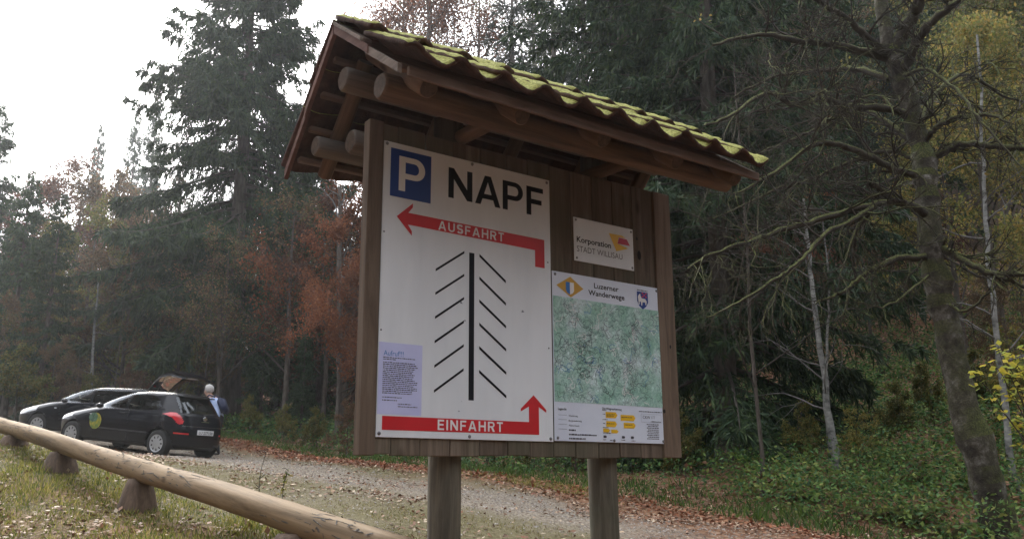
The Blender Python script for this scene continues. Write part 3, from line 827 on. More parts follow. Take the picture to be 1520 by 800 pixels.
for (u, w, s) in ((.478, -.798, .011), (.502, -.890, .007), (.882, -.801, .012), (.47, -1.36, .006), (.485, -1.31, .003)):
    flat_obj('smudge', [[[(u + s * random.uniform(.5, 1.1) * math.cos(t), w + s * random.uniform(.3, .8) * math.sin(t)) for t in np.arange(0, 6.28, .7)]]], M['stain'], R1, e * .8, o1)
# paper notice
R2, o2 = sign('paper_notice', .004, .248, -1.392, -1.043, M['paper'], 'lavender paper notice headed Aufruf stuck on the lower left of the parking sign', 'notice', v=.0022, th=.0008, panel='sheet')
font_obj('heading', 'Aufruf!!!', .030, .141, -1.108, .026, M['blue_text'], R2, .0006, o2)
lines = [(.028, random.uniform(.2, .225), -1.119 - .0, .0045), (.028, .10, -1.128, .0045)]
w = -1.143
for i in range(17):
    lines.append((.028, random.uniform(.19, .222), w, .0048)); w -= .0093
lines += [(.028, .135, -1.312, .0045), (.028, .11, -1.326, .0045), (.115, .19, -1.342, .0045), (.115, .225, -1.354, .004)]
bars_obj('text_lines', lines, M['ink'], R2, .0006, o2)
# corporation sign
R3, o3 = sign('owner_sign', 1.2663, 1.7484, -.4534, -.1879, M['sign_white'], 'small white sign reading Korporation STADT WILLISAU with a yellow and red emblem')
font_obj('lettering', 'Korporation', 1.286, 1.559, -.338, .034, M['black'], R3, e, o3, .018)
font_obj('lettering', 'STADT WILLISAU', 1.286, 1.651, -.396, .035, M['ink'], R3, e, o3, -.004)
flat_obj('emblem', [[[(1.545, -.244), (1.655, -.243), (1.682, -.256), (1.625, -.256), (1.613, -.300), (1.684, -.313), (1.701, -.319), (1.602, -.349)]]], M['yellow'], R3, e, o3)
flat_obj('emblem', [[[(1.629, -.259), (1.692, -.262), (1.717, -.299), (1.613, -.300)]]], M['crimson'], R3, 2 * e, o3)
for u, w in ((1.283, -.204), (1.732, -.206), (1.285, -.436), (1.733, -.436)): screw(R3, u, w, o3, .008)
# hiking map board
M['map'], nt, out = new_mat('hiking map print')
mp = coords(nt, seed_obj=False)
n1 = N(nt, 'ShaderNodeTexNoise', Scale=5.5, Detail=7, Roughness=.65); nt.links.new(mp.outputs[0], n1.inputs['Vector'])
r1 = ramp(nt, n1.outputs['Fac'], [(.38, (.33, .58, .47)), (.5, (.46, .68, .61)), (.64, (.70, .82, .84))])
n2 = N(nt, 'ShaderNodeTexNoise', Scale=60, Detail=6, Roughness=.75); nt.links.new(mp.outputs[0], n2.inputs['Vector'])
r2 = ramp(nt, n2.outputs['Fac'], [(.46, (1, 1, 1)), (.495, (.6, .64, .64)), (.53, (1, 1, 1))])
v1 = N(nt, 'ShaderNodeTexNoise', Scale=7.0, Detail=6, Roughness=.6); nt.links.new(mp.outputs[0], v1.inputs['Vector'])
dm = nt.nodes.new('ShaderNodeVectorMath'); dm.operation = 'MULTIPLY_ADD'; dm.inputs[1].default_value = (.12, .12, .12)
nt.links.new(n1.outputs['Color'], dm.inputs[0]); nt.links.new(mp.outputs[0], dm.inputs[2]); nt.links.new(dm.outputs[0], v1.inputs['Vector'])
r3 = ramp(nt, v1.outputs['Fac'], [(.40, (1, 1, 1)), (.412, (.5, .55, .55)), (.425, (1, 1, 1)), (.52, (1, 1, 1)), (.53, (.35, .4, .42)), (.545, (1, 1, 1)), (.62, (1, 1, 1)), (.632, (.55, .42, .4)), (.645, (1, 1, 1))])
v2 = N(nt, 'ShaderNodeTexNoise', Scale=24.0, Detail=5, Roughness=.7); nt.links.new(dm.outputs[0], v2.inputs['Vector'])
r4 = ramp(nt, v2.outputs['Fac'], [(.36, (.75, .78, .78)), (.44, (1.1, 1.1, 1.1)), (.47, (.7, .75, .75)), (.5, (1.1, 1.1, 1.1)), (.54, (.62, .7, .7)), (.6, (1.1, 1.1, 1.1))])
cur = r1.outputs[0]
for s in (r2, r3, r4):
    mi = N(nt, 'ShaderNodeMix', data_type='RGBA', blend_type='MULTIPLY'); mi.inputs[0].default_value = 1; nt.links.new(cur, mi.inputs[6]); nt.links.new(s.outputs[0], mi.inputs[7]); cur = mi.outputs[2]
b = N(nt, 'ShaderNodeBsdfPrincipled', Roughness=.35); nt.links.new(cur, b.inputs['Base Color']); nt.links.new(b.outputs[0], out.inputs[0])
R4, o4 = sign('hiking_map_board', 1.0944, 1.9538, -1.4942, -.5381, M['sign_map'], 'pale blue hiking map board headed Luzerner Wanderwege with green map and legend')
flat_obj('map', [rect(1.0975, 1.951, -1.280, -.683)], M['map'], R4, e, o4)
def wander_lines(n, wd, seed, step=.006, turn=.35):
    rs = random.Random(seed); sh = []
    for _ in range(n):
        x, y = rs.uniform(1.10, 1.95), rs.uniform(-1.275, -.69); a = rs.uniform(0, 6.28); da = 0
        pts = []
        for k in range(rs.randint(12, 55)):
            if not (1.101 < x < 1.948 and -1.276 < y < -.687): break
            pts.append((x, y)); da = da * .6 + rs.gauss(0, turn); a += da; x += step * math.cos(a); y += step * math.sin(a)
        if len(pts) < 4: continue
        for p, q in zip(pts, pts[1:]):
            dx, dy = q[0] - p[0], q[1] - p[1]; L_ = math.hypot(dx, dy); nx, ny = -dy / L_ * wd / 2, dx / L_ * wd / 2
            sh.append([[(p[0] - nx, p[1] - ny), (q[0] - nx, q[1] - ny), (q[0] + nx, q[1] + ny), (p[0] + nx, p[1] + ny)]])
    return sh
for nm, n_, wd, mt, yy, sd in (('map_paths', 85, .0019, 'ink', 2, 1), ('map_roads', 26, .0034, 'white_p', 1.5, 2), ('map_contours', 90, .0011, 'map_brown', 1.8, 3), ('map_streams', 16, .0022, 'blue_text', 1.7, 4)):
    M.setdefault('map_brown', plain('brown contour print', (.16, .2, .15), .5))
    flat_obj(nm, wander_lines(n_, wd, sd), M[mt], R4, e * yy, o4)['kind'] = 'stuff'
flat_obj('hiking_emblem', [[[(1.125, -.619), (1.231, -.680), (1.328, -.619), (1.229, -.558)]]], M['orange'], R4, e, o4)
flat_obj('hiking_emblem', [[[(1.194, -.592), (1.194, -.640)] + [(1.205, -.655), (1.224, -.664), (1.224, -.592)]]], M['blue_text'], R4, 2 * e, o4)
flat_obj('hiking_emblem', [[[(1.2245, -.592), (1.2245, -.664), (1.245, -.655), (1.255, -.640), (1.255, -.592)]]], M['white_p'], R4, 2 * e, o4)
font_obj('lettering', 'Luzerner', 1.412, 1.609, -.602, .031, M['black'], R4, e, o4, .014)
font_obj('lettering', 'Wanderwege', 1.366, 1.655, -.648, .031, M['black'], R4, e, o4, .014)
flat_obj('crest', [[[(1.762, -.578), (1.762, -.640), (1.778, -.668), (1.808, -.688), (1.838, -.666), (1.855, -.640), (1.855, -.578)]]], M['blue'], R4, e, o4)
flat_obj('crest', [[[(1.772, -.660), (1.772, -.635), (1.768, -.612), (1.776, -.598), (1.788, -.590), (1.792, -.606), (1.800, -.618), (1.830, -.620), (1.842, -.634), (1.838, -.658), (1.830, -.658), (1.828, -.642), (1.806, -.643), (1.802, -.664), (1.794, -.664), (1.792, -.642), (1.781, -.640), (1.780, -.660)]]], M['white_p'], R4, 2 * e, o4)
ch = []
for i in range(3):
    for j in range(3):
        if (i + j) % 2 == 0: ch.append(rect(1.802 + i * .014, 1.815 + i * .014, -.592 - j * .010, -.583 - j * .010))
flat_obj('crest', ch, M['crimson'], R4, 2 * e, o4)
bars_obj('text_lines', [(1.764, 1.853, -.572, .006)], M['black'], R4, e, o4)
font_obj('lettering', 'Legende:', 1.121, 1.183, -1.325, .013, M['black'], R4, e, o4, .01)
for i, (t, u1) in enumerate((('Wanderweg', 1.262), ('Bergwanderweg', 1.290), ('Alpine Route', 1.272))):
    wv = -1.355 - .0265 * i
    font_obj('lettering', t, 1.196, u1, wv - .004, .009, M['ink'], R4, e, o4, .006)
bars_obj('text_lines', [(1.196, 1.245, -1.437, .008), (1.196, 1.40, -1.461, .008), (1.196, 1.318, -1.486 + .003, .008)], M['ink'], R4, e, o4)
flat_obj('legend_lines', [rect(1.121, 1.183, wv, wv + .0016) for wv in (-1.353, -1.378, -1.404, -1.429)], M['ink_light'], R4, e, o4)
font_obj('lettering', 'Die Wegmarkierung', 1.448, 1.60, -1.310, .0125, M['black'], R4, e, o4, .01)
for (a, b_, wt, h, tip) in ((1.474, 1.566, -1.322, .034, 1), (1.590, 1.709, -1.334, .034, 1), (1.476, 1.560, -1.374, .033, 1), (1.613, 1.709, -1.378, .033, 1), (1.451, 1.506, -1.417, .021, 1), (1.513, 1.571, -1.421, .021, 1)):
    flat_obj('signpost_symbol', [[[(a, wt - h), (b_ - .014, wt - h), (b_, wt - h / 2), (b_ - .014, wt), (a, wt)]]], M['yellow'], R4, e, o4)
bars_obj('text_lines', [(1.480, 1.545, -1.338, .004), (1.480, 1.535, -1.346, .004), (1.596, 1.68, -1.350, .004), (1.480, 1.54, -1.390, .004), (1.62, 1.68, -1.393, .004), (1.448, 1.48, -1.316, .004), (1.448, 1.485, -1.368, .004),
    (1.448, 1.49, -1.413, .004), (1.448, 1.51, -1.444, .004), (1.449, 1.47, -1.482, .004), (1.50, 1.53, -1.484, .004), (1.59, 1.62, -1.482, .004), (1.67, 1.70, -1.484, .004), (1.45, 1.468, -1.338, .004), (1.45, 1.468, -1.39, .004)], M['ink'], R4, e * 2.2, o4)
flat_obj('way_symbols', [[[(a, -1.470), (a + .02, -1.470), (a + .026, -1.463), (a + .02, -1.456), (a, -1.456)]] for a in (1.452, 1.595, 1.667)], M['ink'], R4, e, o4)
bars_obj('text_lines', [(1.74, 1.93, -1.311, .005)] + [(1.80 + .01 * (i % 2), 1.90, -1.385 - .0105 * i, .005) for i in range(9)] + [(1.835, 1.92, -1.368, .005)], M['ink'], R4, e, o4)
fr = .0012
flat_obj('logo_frame', [rect(1.757, 1.757 + fr, -1.372, -1.322), rect(1.923, 1.923 + fr, -1.372, -1.322), rect(1.7585, 1.9225, -1.372, -1.372 + fr), rect(1.7585, 1.9225, -1.322 - fr, -1.322)], M['ink_light'], R4, e, o4)
font_obj('lettering', 'CKW', 1.770, 1.832, -1.350, .018, M['ink'], R4, e, o4)
flat_obj('lettering', [[[(a, -1.350), (a + .003, -1.350), (a + .011, -1.330), (a + .008, -1.330)]] for a in (1.838, 1.850, 1.862)], M['ink_light'], R4, e, o4)
for u, w in ((1.117, -.556), (1.933, -.556), (1.117, -1.478), (1.935, -1.480), (1.536, -1.4835)): screw(R4, u, w, o4, .009)
for u, w in ((1.944, -.72), (1.102, -1.0)): screw(R4, u, w, o4, .004)

# ------------------------------------------------------------ the barrier log and its supports
def log_d(px): return 1.0 / (.087 + (.189 - .087) * px / 500.0)
A0 = at(-120, 581, log_d(-120)); A1 = at(604, 823.5, log_d(604))
barrier = empty('log_barrier', ((A0[0] + A1[0]) / 2, (A0[1] + A1[1]) / 2, g1((A0[0] + A1[0]) / 2, (A0[1] + A1[1]) / 2)), 0, 'long pale debarked tree trunk laid as a low barrier beside the car park', 'barrier')
bl = Vector(barrier.location)
logm = wood('pale log wood', (.10, .067, .037), (.27, .188, .108), (.40, .292, .172), axis=0, scale=5, bump=.7)
log_obj('trunk', Vector(A0) - bl, Vector(A1) - bl, .094, .092, logm, barrier, E_, n=60, k=28, wob=.007, seed=11, chamfer=.35)
# bark scraps and knots raised on the log
def log_surface(t, ang, r=.095):
    p = A0 + (A1 - A0) * t; d = unit(A1 - A0); s = unit(np.cross(d, BZ)); u = np.cross(s, d)
    return p + (s * math.cos(ang) + u * math.sin(ang)) * r, d, s * math.cos(ang) + u * math.sin(ang)
Vb = []; Fb = []
for i in range(420):
    t = random.uniform(.1, .985) ** .7; ang = random.uniform(-.3, 2.6)
    p, d, nrm = log_surface(t, ang, .092); tg = np.cross(nrm, d)
    dp = p - np.array([0, 0, CZ])
    l = random.choice((random.uniform(.008, .03), random.uniform(.03, .14))); w = random.uniform(.002, .006) if l > .03 else random.uniform(.004, .011); a = random.gauss(0, .12 if l > .03 else .8)
    dd = d * math.cos(a) + tg * math.sin(a); tt = np.cross(nrm, dd); b0 = len(Vb)
    n = 8
    for j in range(n):
        th = j * 2 * PI / n; q = random.uniform(.6, 1.15)
        Vb.append(p + dd * l * math.cos(th) * q + tt * w * math.sin(th) * q + nrm * random.uniform(.001, .003))
    Vb.append(p + nrm * .004)
    for j in range(n): Fb.append((b0 + j, b0 + (j + 1) % n, b0 + n))
o = mesh_py('bark_scraps', [Vector(v) - bl for v in Vb], Fb, M['bark'], barrier); o['kind'] = 'stuff'
# support blocks: rough trapezoid chunks of trunk set across under the log
def support(px, half_top, half_base, label):
    d = log_d(px); p = A0 + (A1 - A0) * np.clip((px + 120) / 724.0, 0, 1)
    # true position on the log axis for that sight column
    best = min((abs((MC @ (A0 + (A1 - A0) * t - np.array([0, 0, CZ])))[0] / (MC @ (A0 + (A1 - A0) * t - np.array([0, 0, CZ])))[2] * F + 760 - px), t) for t in np.linspace(0, 1, 800))[1]
    p = A0 + (A1 - A0) * best; gx = g1(p[0], p[1])
    dr = unit((A1 - A0) * np.array([1, 1, 0])); rz = math.atan2(dr[1], dr[0])
    root = empty('log_support', (p[0], p[1], gx - .06), rz, label, 'support block', 'blocks carrying the barrier log')
    H = p[2] - gx - .075 + .06
    rs = np.random.default_rng(int(px))
    ny, nz_ = 16, 6; V = []; Fc = []
    for z in range(nz_ + 1):
        f = z / nz_; hx = half_base + (half_top - half_base) * f ** 1.6; hy = hx * .9
        for j in range(ny):
            a = j * 2 * PI / ny; c, s = math.cos(a), math.sin(a)
            q = (abs(c) ** 3 + abs(s) ** 3) ** (-1 / 3)
            V.append((hx * c * q * rs.uniform(.985, 1.015), hy * s * q * rs.uniform(.985, 1.015), H * f + rs.uniform(-.003, .003)))
    for z in range(nz_):
        for j in range(ny): Fc.append((z * ny + j, z * ny + (j + 1) % ny, (z + 1) * ny + (j + 1) % ny, (z + 1) * ny + j))
    Fc.append(tuple(range(nz_ * ny, nz_ * ny + ny)))
    o = mesh_py('block', V, Fc, M['support'], root, smooth=True)
    return
    # saddle: a collar wedge either side of the log
    for sgn in (-1, 1):
        V2 = [(-half_top, sgn * .055, H - .01), (half_top, sgn * .055, H - .01), (half_top, sgn * .13, H - .01), (-half_top, sgn * .13, H - .01), (-half_top * .9, sgn * .10, H + .035), (half_top * .9, sgn * .10, H + .035)]
        mesh_py('saddle_wedge', V2, [(0, 1, 2, 3), (0, 1, 5, 4), (3, 2, 5, 4), (0, 4, 3), (1, 2, 5)], M['support'], root)
support(20, .12, .19, 'brown wooden support block under the barrier log at the left edge')
support(90, .11, .20, 'brown tapered support block, second from the left under the barrier log')
support(205, .095, .175, 'brown tapered support block, nearest whole one under the barrier log')
support(440, .12, .2, 'pale topped support block under the near end of the barrier log')

# ------------------------------------------------------------ cars
def car_outline(xf, xr, hw, n=4.6, K=180):
    th = np.linspace(0, 2 * PI, 1441)[:-1]
    xm = (xf + xr) / 2; a = (xf - xr) / 2
    nn = np.where(np.cos(th) > 0, n * .72, n * 1.15)
    x = xm + a * np.sign(np.cos(th)) * np.abs(np.cos(th)) ** (2 / nn)
    y = hw * np.sign(np.sin(th)) * np.abs(np.sin(th)) ** (2 / nn)
    P = np.stack([x, y], 1); P = np.concatenate([P, P[:1]])
    s = np.concatenate([[0], np.cumsum(np.linalg.norm(np.diff(P, axis=0), axis=1))])
    q = np.linspace(0, s[-1], K + 1)[:-1]
    return np.stack([np.interp(q, s, P[:, 0]), np.interp(q, s, P[:, 1])], 1)
def arcs_in(poly, X, Z):
    return poly_sd(X, Z, np.array(poly, float)) > 0
def build_car(root, lv, wb, wr, xw_front_win, rear_win, open_boot=False, sticker=True):
    lv = np.array(lv, float)
    zt = lv[:, 0]
    dz = np.concatenate([np.arange(zt[0], 1.36, .0115), np.arange(1.36, zt[-1], .0045), [zt[-1]]])
    K = 240; V = []
    def ip(c):   # smooth interpolation of a column
        z = zt; y = lv[:, c]
        m = np.gradient(y, z)
        i = np.clip(np.searchsorted(z, dz) - 1, 0, len(z) - 2); h = z[i + 1] - z[i]; t = (dz - z[i]) / h
        sl = (y[i + 1] - y[i]) / h
        m0 = np.where(np.sign(m[i]) == np.sign(sl), m[i], 0); m1 = np.where(np.sign(m[i + 1]) == np.sign(sl), m[i + 1], 0)
        m0 = np.clip(m0, -3 * abs(sl), 3 * abs(sl)); m1 = np.clip(m1, -3 * abs(sl), 3 * abs(sl))
        return y[i] * (2 * t ** 3 - 3 * t ** 2 + 1) + y[i + 1] * (-2 * t ** 3 + 3 * t ** 2) + h * (m0 * (t ** 3 - 2 * t ** 2 + t) + m1 * (t ** 3 - t ** 2))
    XF, XR, HW = ip(1), ip(2), ip(3)
    for z, a, b_, h in zip(dz, XF, XR, HW):
        o = car_outline(a, b_, h, 4.6, K)
        V.append(np.concatenate([o, np.full((K, 1), z)], 1))
    V = np.concatenate(V); nl = len(dz)
    i = np.arange(nl - 1)[:, None] * K; j = np.arange(K)[None]; j2 = (j + 1) % K
    Q = np.stack([i + j, i + j2, i + K + j2, i + K + j], -1).reshape(-1, 4)
    Vc = V[Q].mean(1)
    x, y, z = Vc.T; ay = np.abs(y)
    # wheel openings: rim of the opening follows a circle because nearby points are pulled onto it
    ra = wr + .055
    for xc in (0, wb):
        d = np.hypot(V[:, 0] - xc, V[:, 2] - wr)
        sel = (np.abs(d - ra) < .016) & (np.abs(V[:, 1]) > .55)
        f = ra / d[sel]
        V[sel, 0] = xc + (V[sel, 0] - xc) * f; V[sel, 2] = wr + (V[sel, 2] - wr) * f
    Vc = V[Q].mean(1); x, y, z = Vc.T; ay = np.abs(y)
    hole = np.zeros(len(Q), bool)
    for xc in (0, wb):
        hole |= (np.hypot(x - xc, z - wr) < ra) & (ay > .5)
    nx_ = np.cross(V[Q[:, 1]] - V[Q[:, 0]], V[Q[:, 3]] - V[Q[:, 0]]); nx_ = unit(nx_)
    side = (ay > .5) & (np.abs(nx_[:, 1]) > .62)
    win1 = side & arcs_in(xw_front_win[0], x, z); win2 = side & arcs_in(xw_front_win[1], x, z)
    wind = (x > .9) & (z > 1.02) & (z < 1.395) & (np.abs(nx_[:, 1]) < .6) & (ay < .665 - .12 * (z - 1))
    rearw = (x < .2) & (z > rear_win[0]) & (z < rear_win[1]) & (np.abs(nx_[:, 1]) < .6) & (ay < .62 - .15 * (z - 1))
    boot = (x < 0) & (z > .74) & (np.abs(nx_[:, 1]) < .6) & (ay < .60) & (z < 1.44) if open_boot else np.zeros(len(Q), bool)
    sl_ = (x + .5) - (.80 - ay)
    lampr = (x < 0) & (ay > .45) & arcs_in([(.46, .965), (.30, 1.01), (.08, 1.02), (-.06, .96), (-.17, .86), (-.19, .78), (-.04, .755), (.05, .82), (.18, .90)], sl_, z)
    lampf = (x > wb + .12) & (ay > .42) & (z > .60 + .18 * (wb + .8 - x)) & (z < .74 + .25 * (wb + .7 - x)) & (z < .84)
    refl = (x < -.35) & (ay > .5) & (z > .545) & (z < .575)
    lower = (z < .27)
    grille = (x > wb + .55) & (ay < .5) & (z > .34) & (z < .48)
    chrome = (x < -.3) & (ay < .62) & (z > .725) & (z < .745) if not open_boot else np.zeros(len(Q), bool)
    seam = np.zeros(len(Q), bool)
    for xd in (2.02, .98, -.02):
        seam |= side & (np.abs(x - xd - .10 * (z - .9)) < .0075) & (z > .3) & (z < 1.0) & ~((np.hypot(x, z - wr) < ra + .03))
    side_mould = side & (z > .50) & (z < .535) & (x > .35) & (x < 2.0)
    used = hole | boot
    Vs = V
    def part(name, mask, mat):
        nonlocal used
        mk = mask & ~used; used = used | mask
        if mk.any():
            q = Q[mk]; u, inv = np.unique(q, return_inverse=True)
            return mesh_np(name, Vs[u], inv.reshape(-1, 4), mat, smooth=True, parent=root)
    for s, nm in ((1, 'side_window'), (-1, 'side_window')):
        part(nm, win1 & (y * s > 0), M['glass']); part(nm, win2 & (y * s > 0), M['glass'])
    part('windscreen', wind, M['glass'])
    if not open_boot: part('rear_window', rearw, M['glass'])
    for s in (1, -1): part('tail_light', lampr & (y * s > 0), M['lamp_red'])
    for s in (1, -1): part('headlight', lampf & (y * s > 0), M['lamp_white'])
    part('rear_reflector', refl, M['lamp_red'])
    part('chrome_strip', chrome, M['chrome'])
    part('grille', grille, M['trim_black'])
    part('sill', lower, M['trim_black'])
    part('door_gap', seam, M['dark'])
    part('side_moulding', side_mould, M['trim_black'])
    body = part('body', np.ones(len(Q), bool), M['carpaint'])
    # close the roof and the floor
    top = Vs[(nl - 1) * K:(nl) * K]; mesh_py('roof_skin', top, [tuple(range(K))], M['carpaint'], root, smooth=True)
    botv = Vs[:K].copy(); botv[:, 2] += .02
    mesh_py('floor_pan', botv, [tuple(range(K))], M['dark'], root)
    # wheels
    for xc in (0, wb):
        for s in (1, -1):
            wh = bpy.data.objects.new('wheel', None); link(wh, root); wh.location = (xc, s * .735, wr); wh.rotation_euler = (0, 0, 0 if s > 0 else PI)
            prof = [(.62 * wr, -.095), (.93 * wr, -.10), (.985 * wr, -.085), (wr, -.05), (wr, .05), (.985 * wr, .085), (.93 * wr, .10), (.66 * wr, .095)]
            k = 36; V_ = []; F_ = []
            for r, yy in prof:
                for q in range(k): a = q * 2 * PI / k; V_.append((r * math.cos(a), yy, r * math.sin(a)))
            for p_ in range(len(prof) - 1):
                for q in range(k): F_.append((p_ * k + q, p_ * k + (q + 1) % k, (p_ + 1) * k + (q + 1) % k, (p_ + 1) * k + q))
            mesh_py('tyre', V_, F_, M['tyre'], wh, True)
            bm = bmesh.new()
            bmesh.ops.create_cone(bm, cap_ends=True, segments=32, radius1=.66 * wr, radius2=.66 * wr, depth=.02, matrix=Matrix.Translation((0, .06, 0)) @ Matrix.Rotation(PI / 2, 4, 'X'))
            bm_obj('rim_back', bm, M['dark'], wh)
            # wheel cover: ring, hub and ten spokes
            V_ = []; F_ = []
            def ringp(r0, r1, y0, y1, n=40):
                b0 = len(V_)
                for q in range(n):
                    a = q * 2 * PI / n
                    V_.extend([(r0 * math.cos(a), y0, r0 * math.sin(a)), (r1 * math.cos(a), y1, r1 * math.sin(a))])
                for q in range(n): a = b0 + 2 * q; c = b0 + 2 * ((q + 1) % n); F_.append((a, a + 1, c + 1, c))
            ringp(.66 * wr, .56 * wr, .098, .088); ringp(.32 * wr, .001, .093, .102)
            ns = 9
            for q in range(ns):
                a = q * 2 * PI / ns; w1, w2 = .13 * wr, .15 * wr; c, s_ = math.cos(a), math.sin(a); b0 = len(V_)
                for (r, w_, yy) in ((.28 * wr, w1, .095), (.42 * wr, w1 * .75, .094), (.58 * wr, w2, .09)):
                    for sg in (-1, 1): V_.append((r * c - sg * w_ * s_, yy, r * s_ + sg * w_ * c))
                F_.append((b0, b0 + 1, b0 + 3, b0 + 2)); F_.append((b0 + 2, b0 + 3, b0 + 5, b0 + 4))
            mesh_py('rim', V_, F_, M['rim'], wh)
            # dark housing above the wheel
            n = 24; V_ = []; F_ = []
            for q in range(n + 1):
                a = PI * q / n * 1.2 - .1 * PI
                V_.extend([(xc + ra * math.cos(a), s * .80, wr + ra * math.sin(a)), (xc + ra * math.cos(a), s * .45, wr + ra * math.sin(a))])
            for q in range(n): F_.append((2 * q, 2 * q + 1, 2 * q + 3, 2 * q + 2))
            mesh_py('wheel_housing', V_, F_, M['dark'], root)
    # mirrors, handles
    for s in (1, -1):
        bm = bmesh.new(); bmesh.ops.create_uvsphere(bm, u_segments=14, v_segments=9, radius=.1, matrix=Matrix.Translation((1.86, s * .90, 1.02)) @ Matrix.Diagonal((.75, .95, .62, 1)))
        bm_obj('mirror', bm, M['carpaint'], root, True)
        for xh in (1.15, .12): box_obj('door_handle', (xh - .09, s * .845 - .012, .885), (xh + .09, s * .845 + .018, .915), M['carpaint'], root, .006)
        box_obj('side_indicator', (2.12, s * .855 - .006, .80), (2.19, s * .855 + .006, .825), M['lamp_white'], root, .003)
    # seats and wheel inside
    for xs_, ys_ in ((1.0, .36), (1.0, -.36), (.05, .38), (.05, -.38)):
        box_obj('seat', (xs_ - .1, ys_ - .22, .35), (xs_ + .06, ys_ + .22, 1.08), M['seat'], root, .05)
        box_obj('headrest', (xs_ - .09, ys_ - .12, 1.10), (xs_ + .0, ys_ + .12, 1.25), M['seat'], root, .04)
    box_obj('dashboard', (1.75, -.68, .6), (2.15, .68, .97), M['trim_black'], root, .05)
    box_obj('boot_floor', (-.45, -.6, .5), (.9, .6, .62), M['dark'], root, .02)
    P_ = []; 
    a = np.linspace(0, 2 * PI, 25)
    rim = np.stack([1.62 + .07 * np.sin(a), .36 + .18 * np.cos(a), .98 + .17 * np.sin(a)], 1)
    v_, q_ = tube_arrays([(rim, np.full(25, .013))], 6); mesh_np('steering_wheel', v_, q_, M['trim_black'], parent=root, smooth=True)

lv1 = [(.20, 3.17, -.47, .76), (.28, 3.26, -.565, .83), (.42, 3.31, -.605, .848), (.56, 3.33, -.61, .852), (.66, 3.31, -.60, .855), (.74, 3.22, -.575, .855), (.80, 3.06, -.56, .852), (.86, 2.85, -.54, .846),
       (.92, 2.60, -.52, .838), (.97, 2.38, -.50, .82), (1.0, 2.25, -.475, .80), (1.1, 2.05, -.405, .765), (1.2, 1.84, -.33, .725), (1.3, 1.58, -.25, .68), (1.38, 1.30, -.19, .635), (1.415, 1.12, -.20, .60), (1.443, .93, -.20, .55), (1.463, .76, -.10, .47), (1.476, .62, .08, .36), (1.482, .50, .25, .2)]
win_a = [[(2.02, .985), (1.40, 1.345), (1.20, 1.385), (1.10, 1.385), (1.06, .985)], [(.98, .985), (1.0, 1.375), (.42, 1.365), (.25, 1.30), (.08, 1.14), (.20, 1.03)]]
def place_car(root, yaw, pitch, pos, yo=0):
    root.location = pos
    root.rotation_euler = (Matrix.Rotation(yaw, 4, 'Z') @ Matrix.Rotation(-pitch, 4, 'Y')).to_euler()
car1 = empty('parked_car', (0, 0, 0), 0, 'black hatchback with round yellow and green door sticker, tail to the camera', 'car', 'black cars parked at the forest edge')
KX = 1.085
sx1 = lambda x: x * KX if x > 0 else x
lv1c = [(z, sx1(a), b_, h) for z, a, b_, h in lv1]
build_car(car1, lv1c, 2.74, .30, [[(sx1(a), b_) for a, b_ in w_] for w_ in win_a], (1.03, 1.37))
place_car(car1, math.radians(156.43), math.radians(6.0), (-7.77, 21.09, .60 + CZ))
# round sticker on the front door, licence plate, emblem, wiper
def disc_on_side(name, x, z, r, y, mat, n=24, sx=1.0):
    V_ = [(x + r * sx * math.cos(q * 2 * PI / n), y, z + r * math.sin(q * 2 * PI / n)) for q in range(n)]
    return mesh_py(name, V_, [tuple(range(n))], mat, car1)
disc_on_side('door_sticker', 1.97, .66, .19, .859, M['sticker_y'])
o = disc_on_side('door_sticker', 2.05, .74, .11, .8605, M['sticker_g'], 12, 1.3)
box_obj('number_plate', (-.632, -.26, .555), (-.615, .26, .665), M['plate'], car1, .003)
def rear_text(name, text, y0, y1, z, h, xr, mat, bold=0):
    o = font_obj(name, text, -y1, -y0, z, h, mat, car1, 0, (0, 0), bold)
    # turn the flat print to face the tail (-x)
    o.rotation_euler = (0, 0, -PI / 2); o.location = (xr, 0, 0)
    return o
rear_text('plate_text', 'LU 277158', -.22, .22, .578, .062, -.6345, M['black'], .012)
o = bars_obj('badge_text', [(-.13, .13, .845, .02)], M['chrome'], car1, 0, (0, 0)); o.rotation_euler = (0, 0, -PI / 2); o.location = (-.572, 0, 0)
bm = bmesh.new(); bmesh.ops.create_uvsphere(bm, u_segments=18, v_segments=10, radius=.062, matrix=Matrix.Translation((-.555, 0, .925)) @ Matrix.Diagonal((.28, 1.2, .8, 1)))
bm_obj('tailgate_emblem', bm, M['chrome'], car1, True)
v_, q_ = tube_arrays([(np.array([(-.50, 0, 1.0), (-.515, -.1, 1.035), (-.50, -.42, 1.05)]), np.array([.016, .010, .008]))], 6)
mesh_np('rear_wiper', v_, q_, M['trim_black'], car1 and None, parent=car1)
box_obj('roof_spoiler', (-.30, -.50, 1.39), (-.10, .50, 1.418), M['carpaint'], car1, .012)
v_, q_ = tube_arrays([(np.array([(-.62, -.45, .27), (-.40, -.45, .27)]), np.array([.03, .03]))], 10); mesh_np('exhaust', v_, q_, M['chrome'], parent=car1)

car2 = empty('parked_car', (0, 0, 0), 0, 'black car with raised tailgate parked behind the stickered hatchback', 'car', 'black cars parked at the forest edge')
lv2 = [(z, xf + (.42 if z < 1.0 else .34), xr - .30, hw * 1.02) for z, xf, xr, hw in lv1]
win_b = [[(2.34, .985), (1.60, 1.345), (1.40, 1.385), (1.16, 1.385), (1.12, .985)], [(1.04, .985), (1.08, 1.385), (.10, 1.375), (-.2, 1.31), (-.3, 1.17), (-.15, 1.02)]]
build_car(car2, lv2, 2.70, .32, win_b, (1.03, 1.37), open_boot=True, sticker=False)
place_car(car2, math.radians(166), math.radians(4.0), (-10.39, 24.9, 1.10 + CZ))
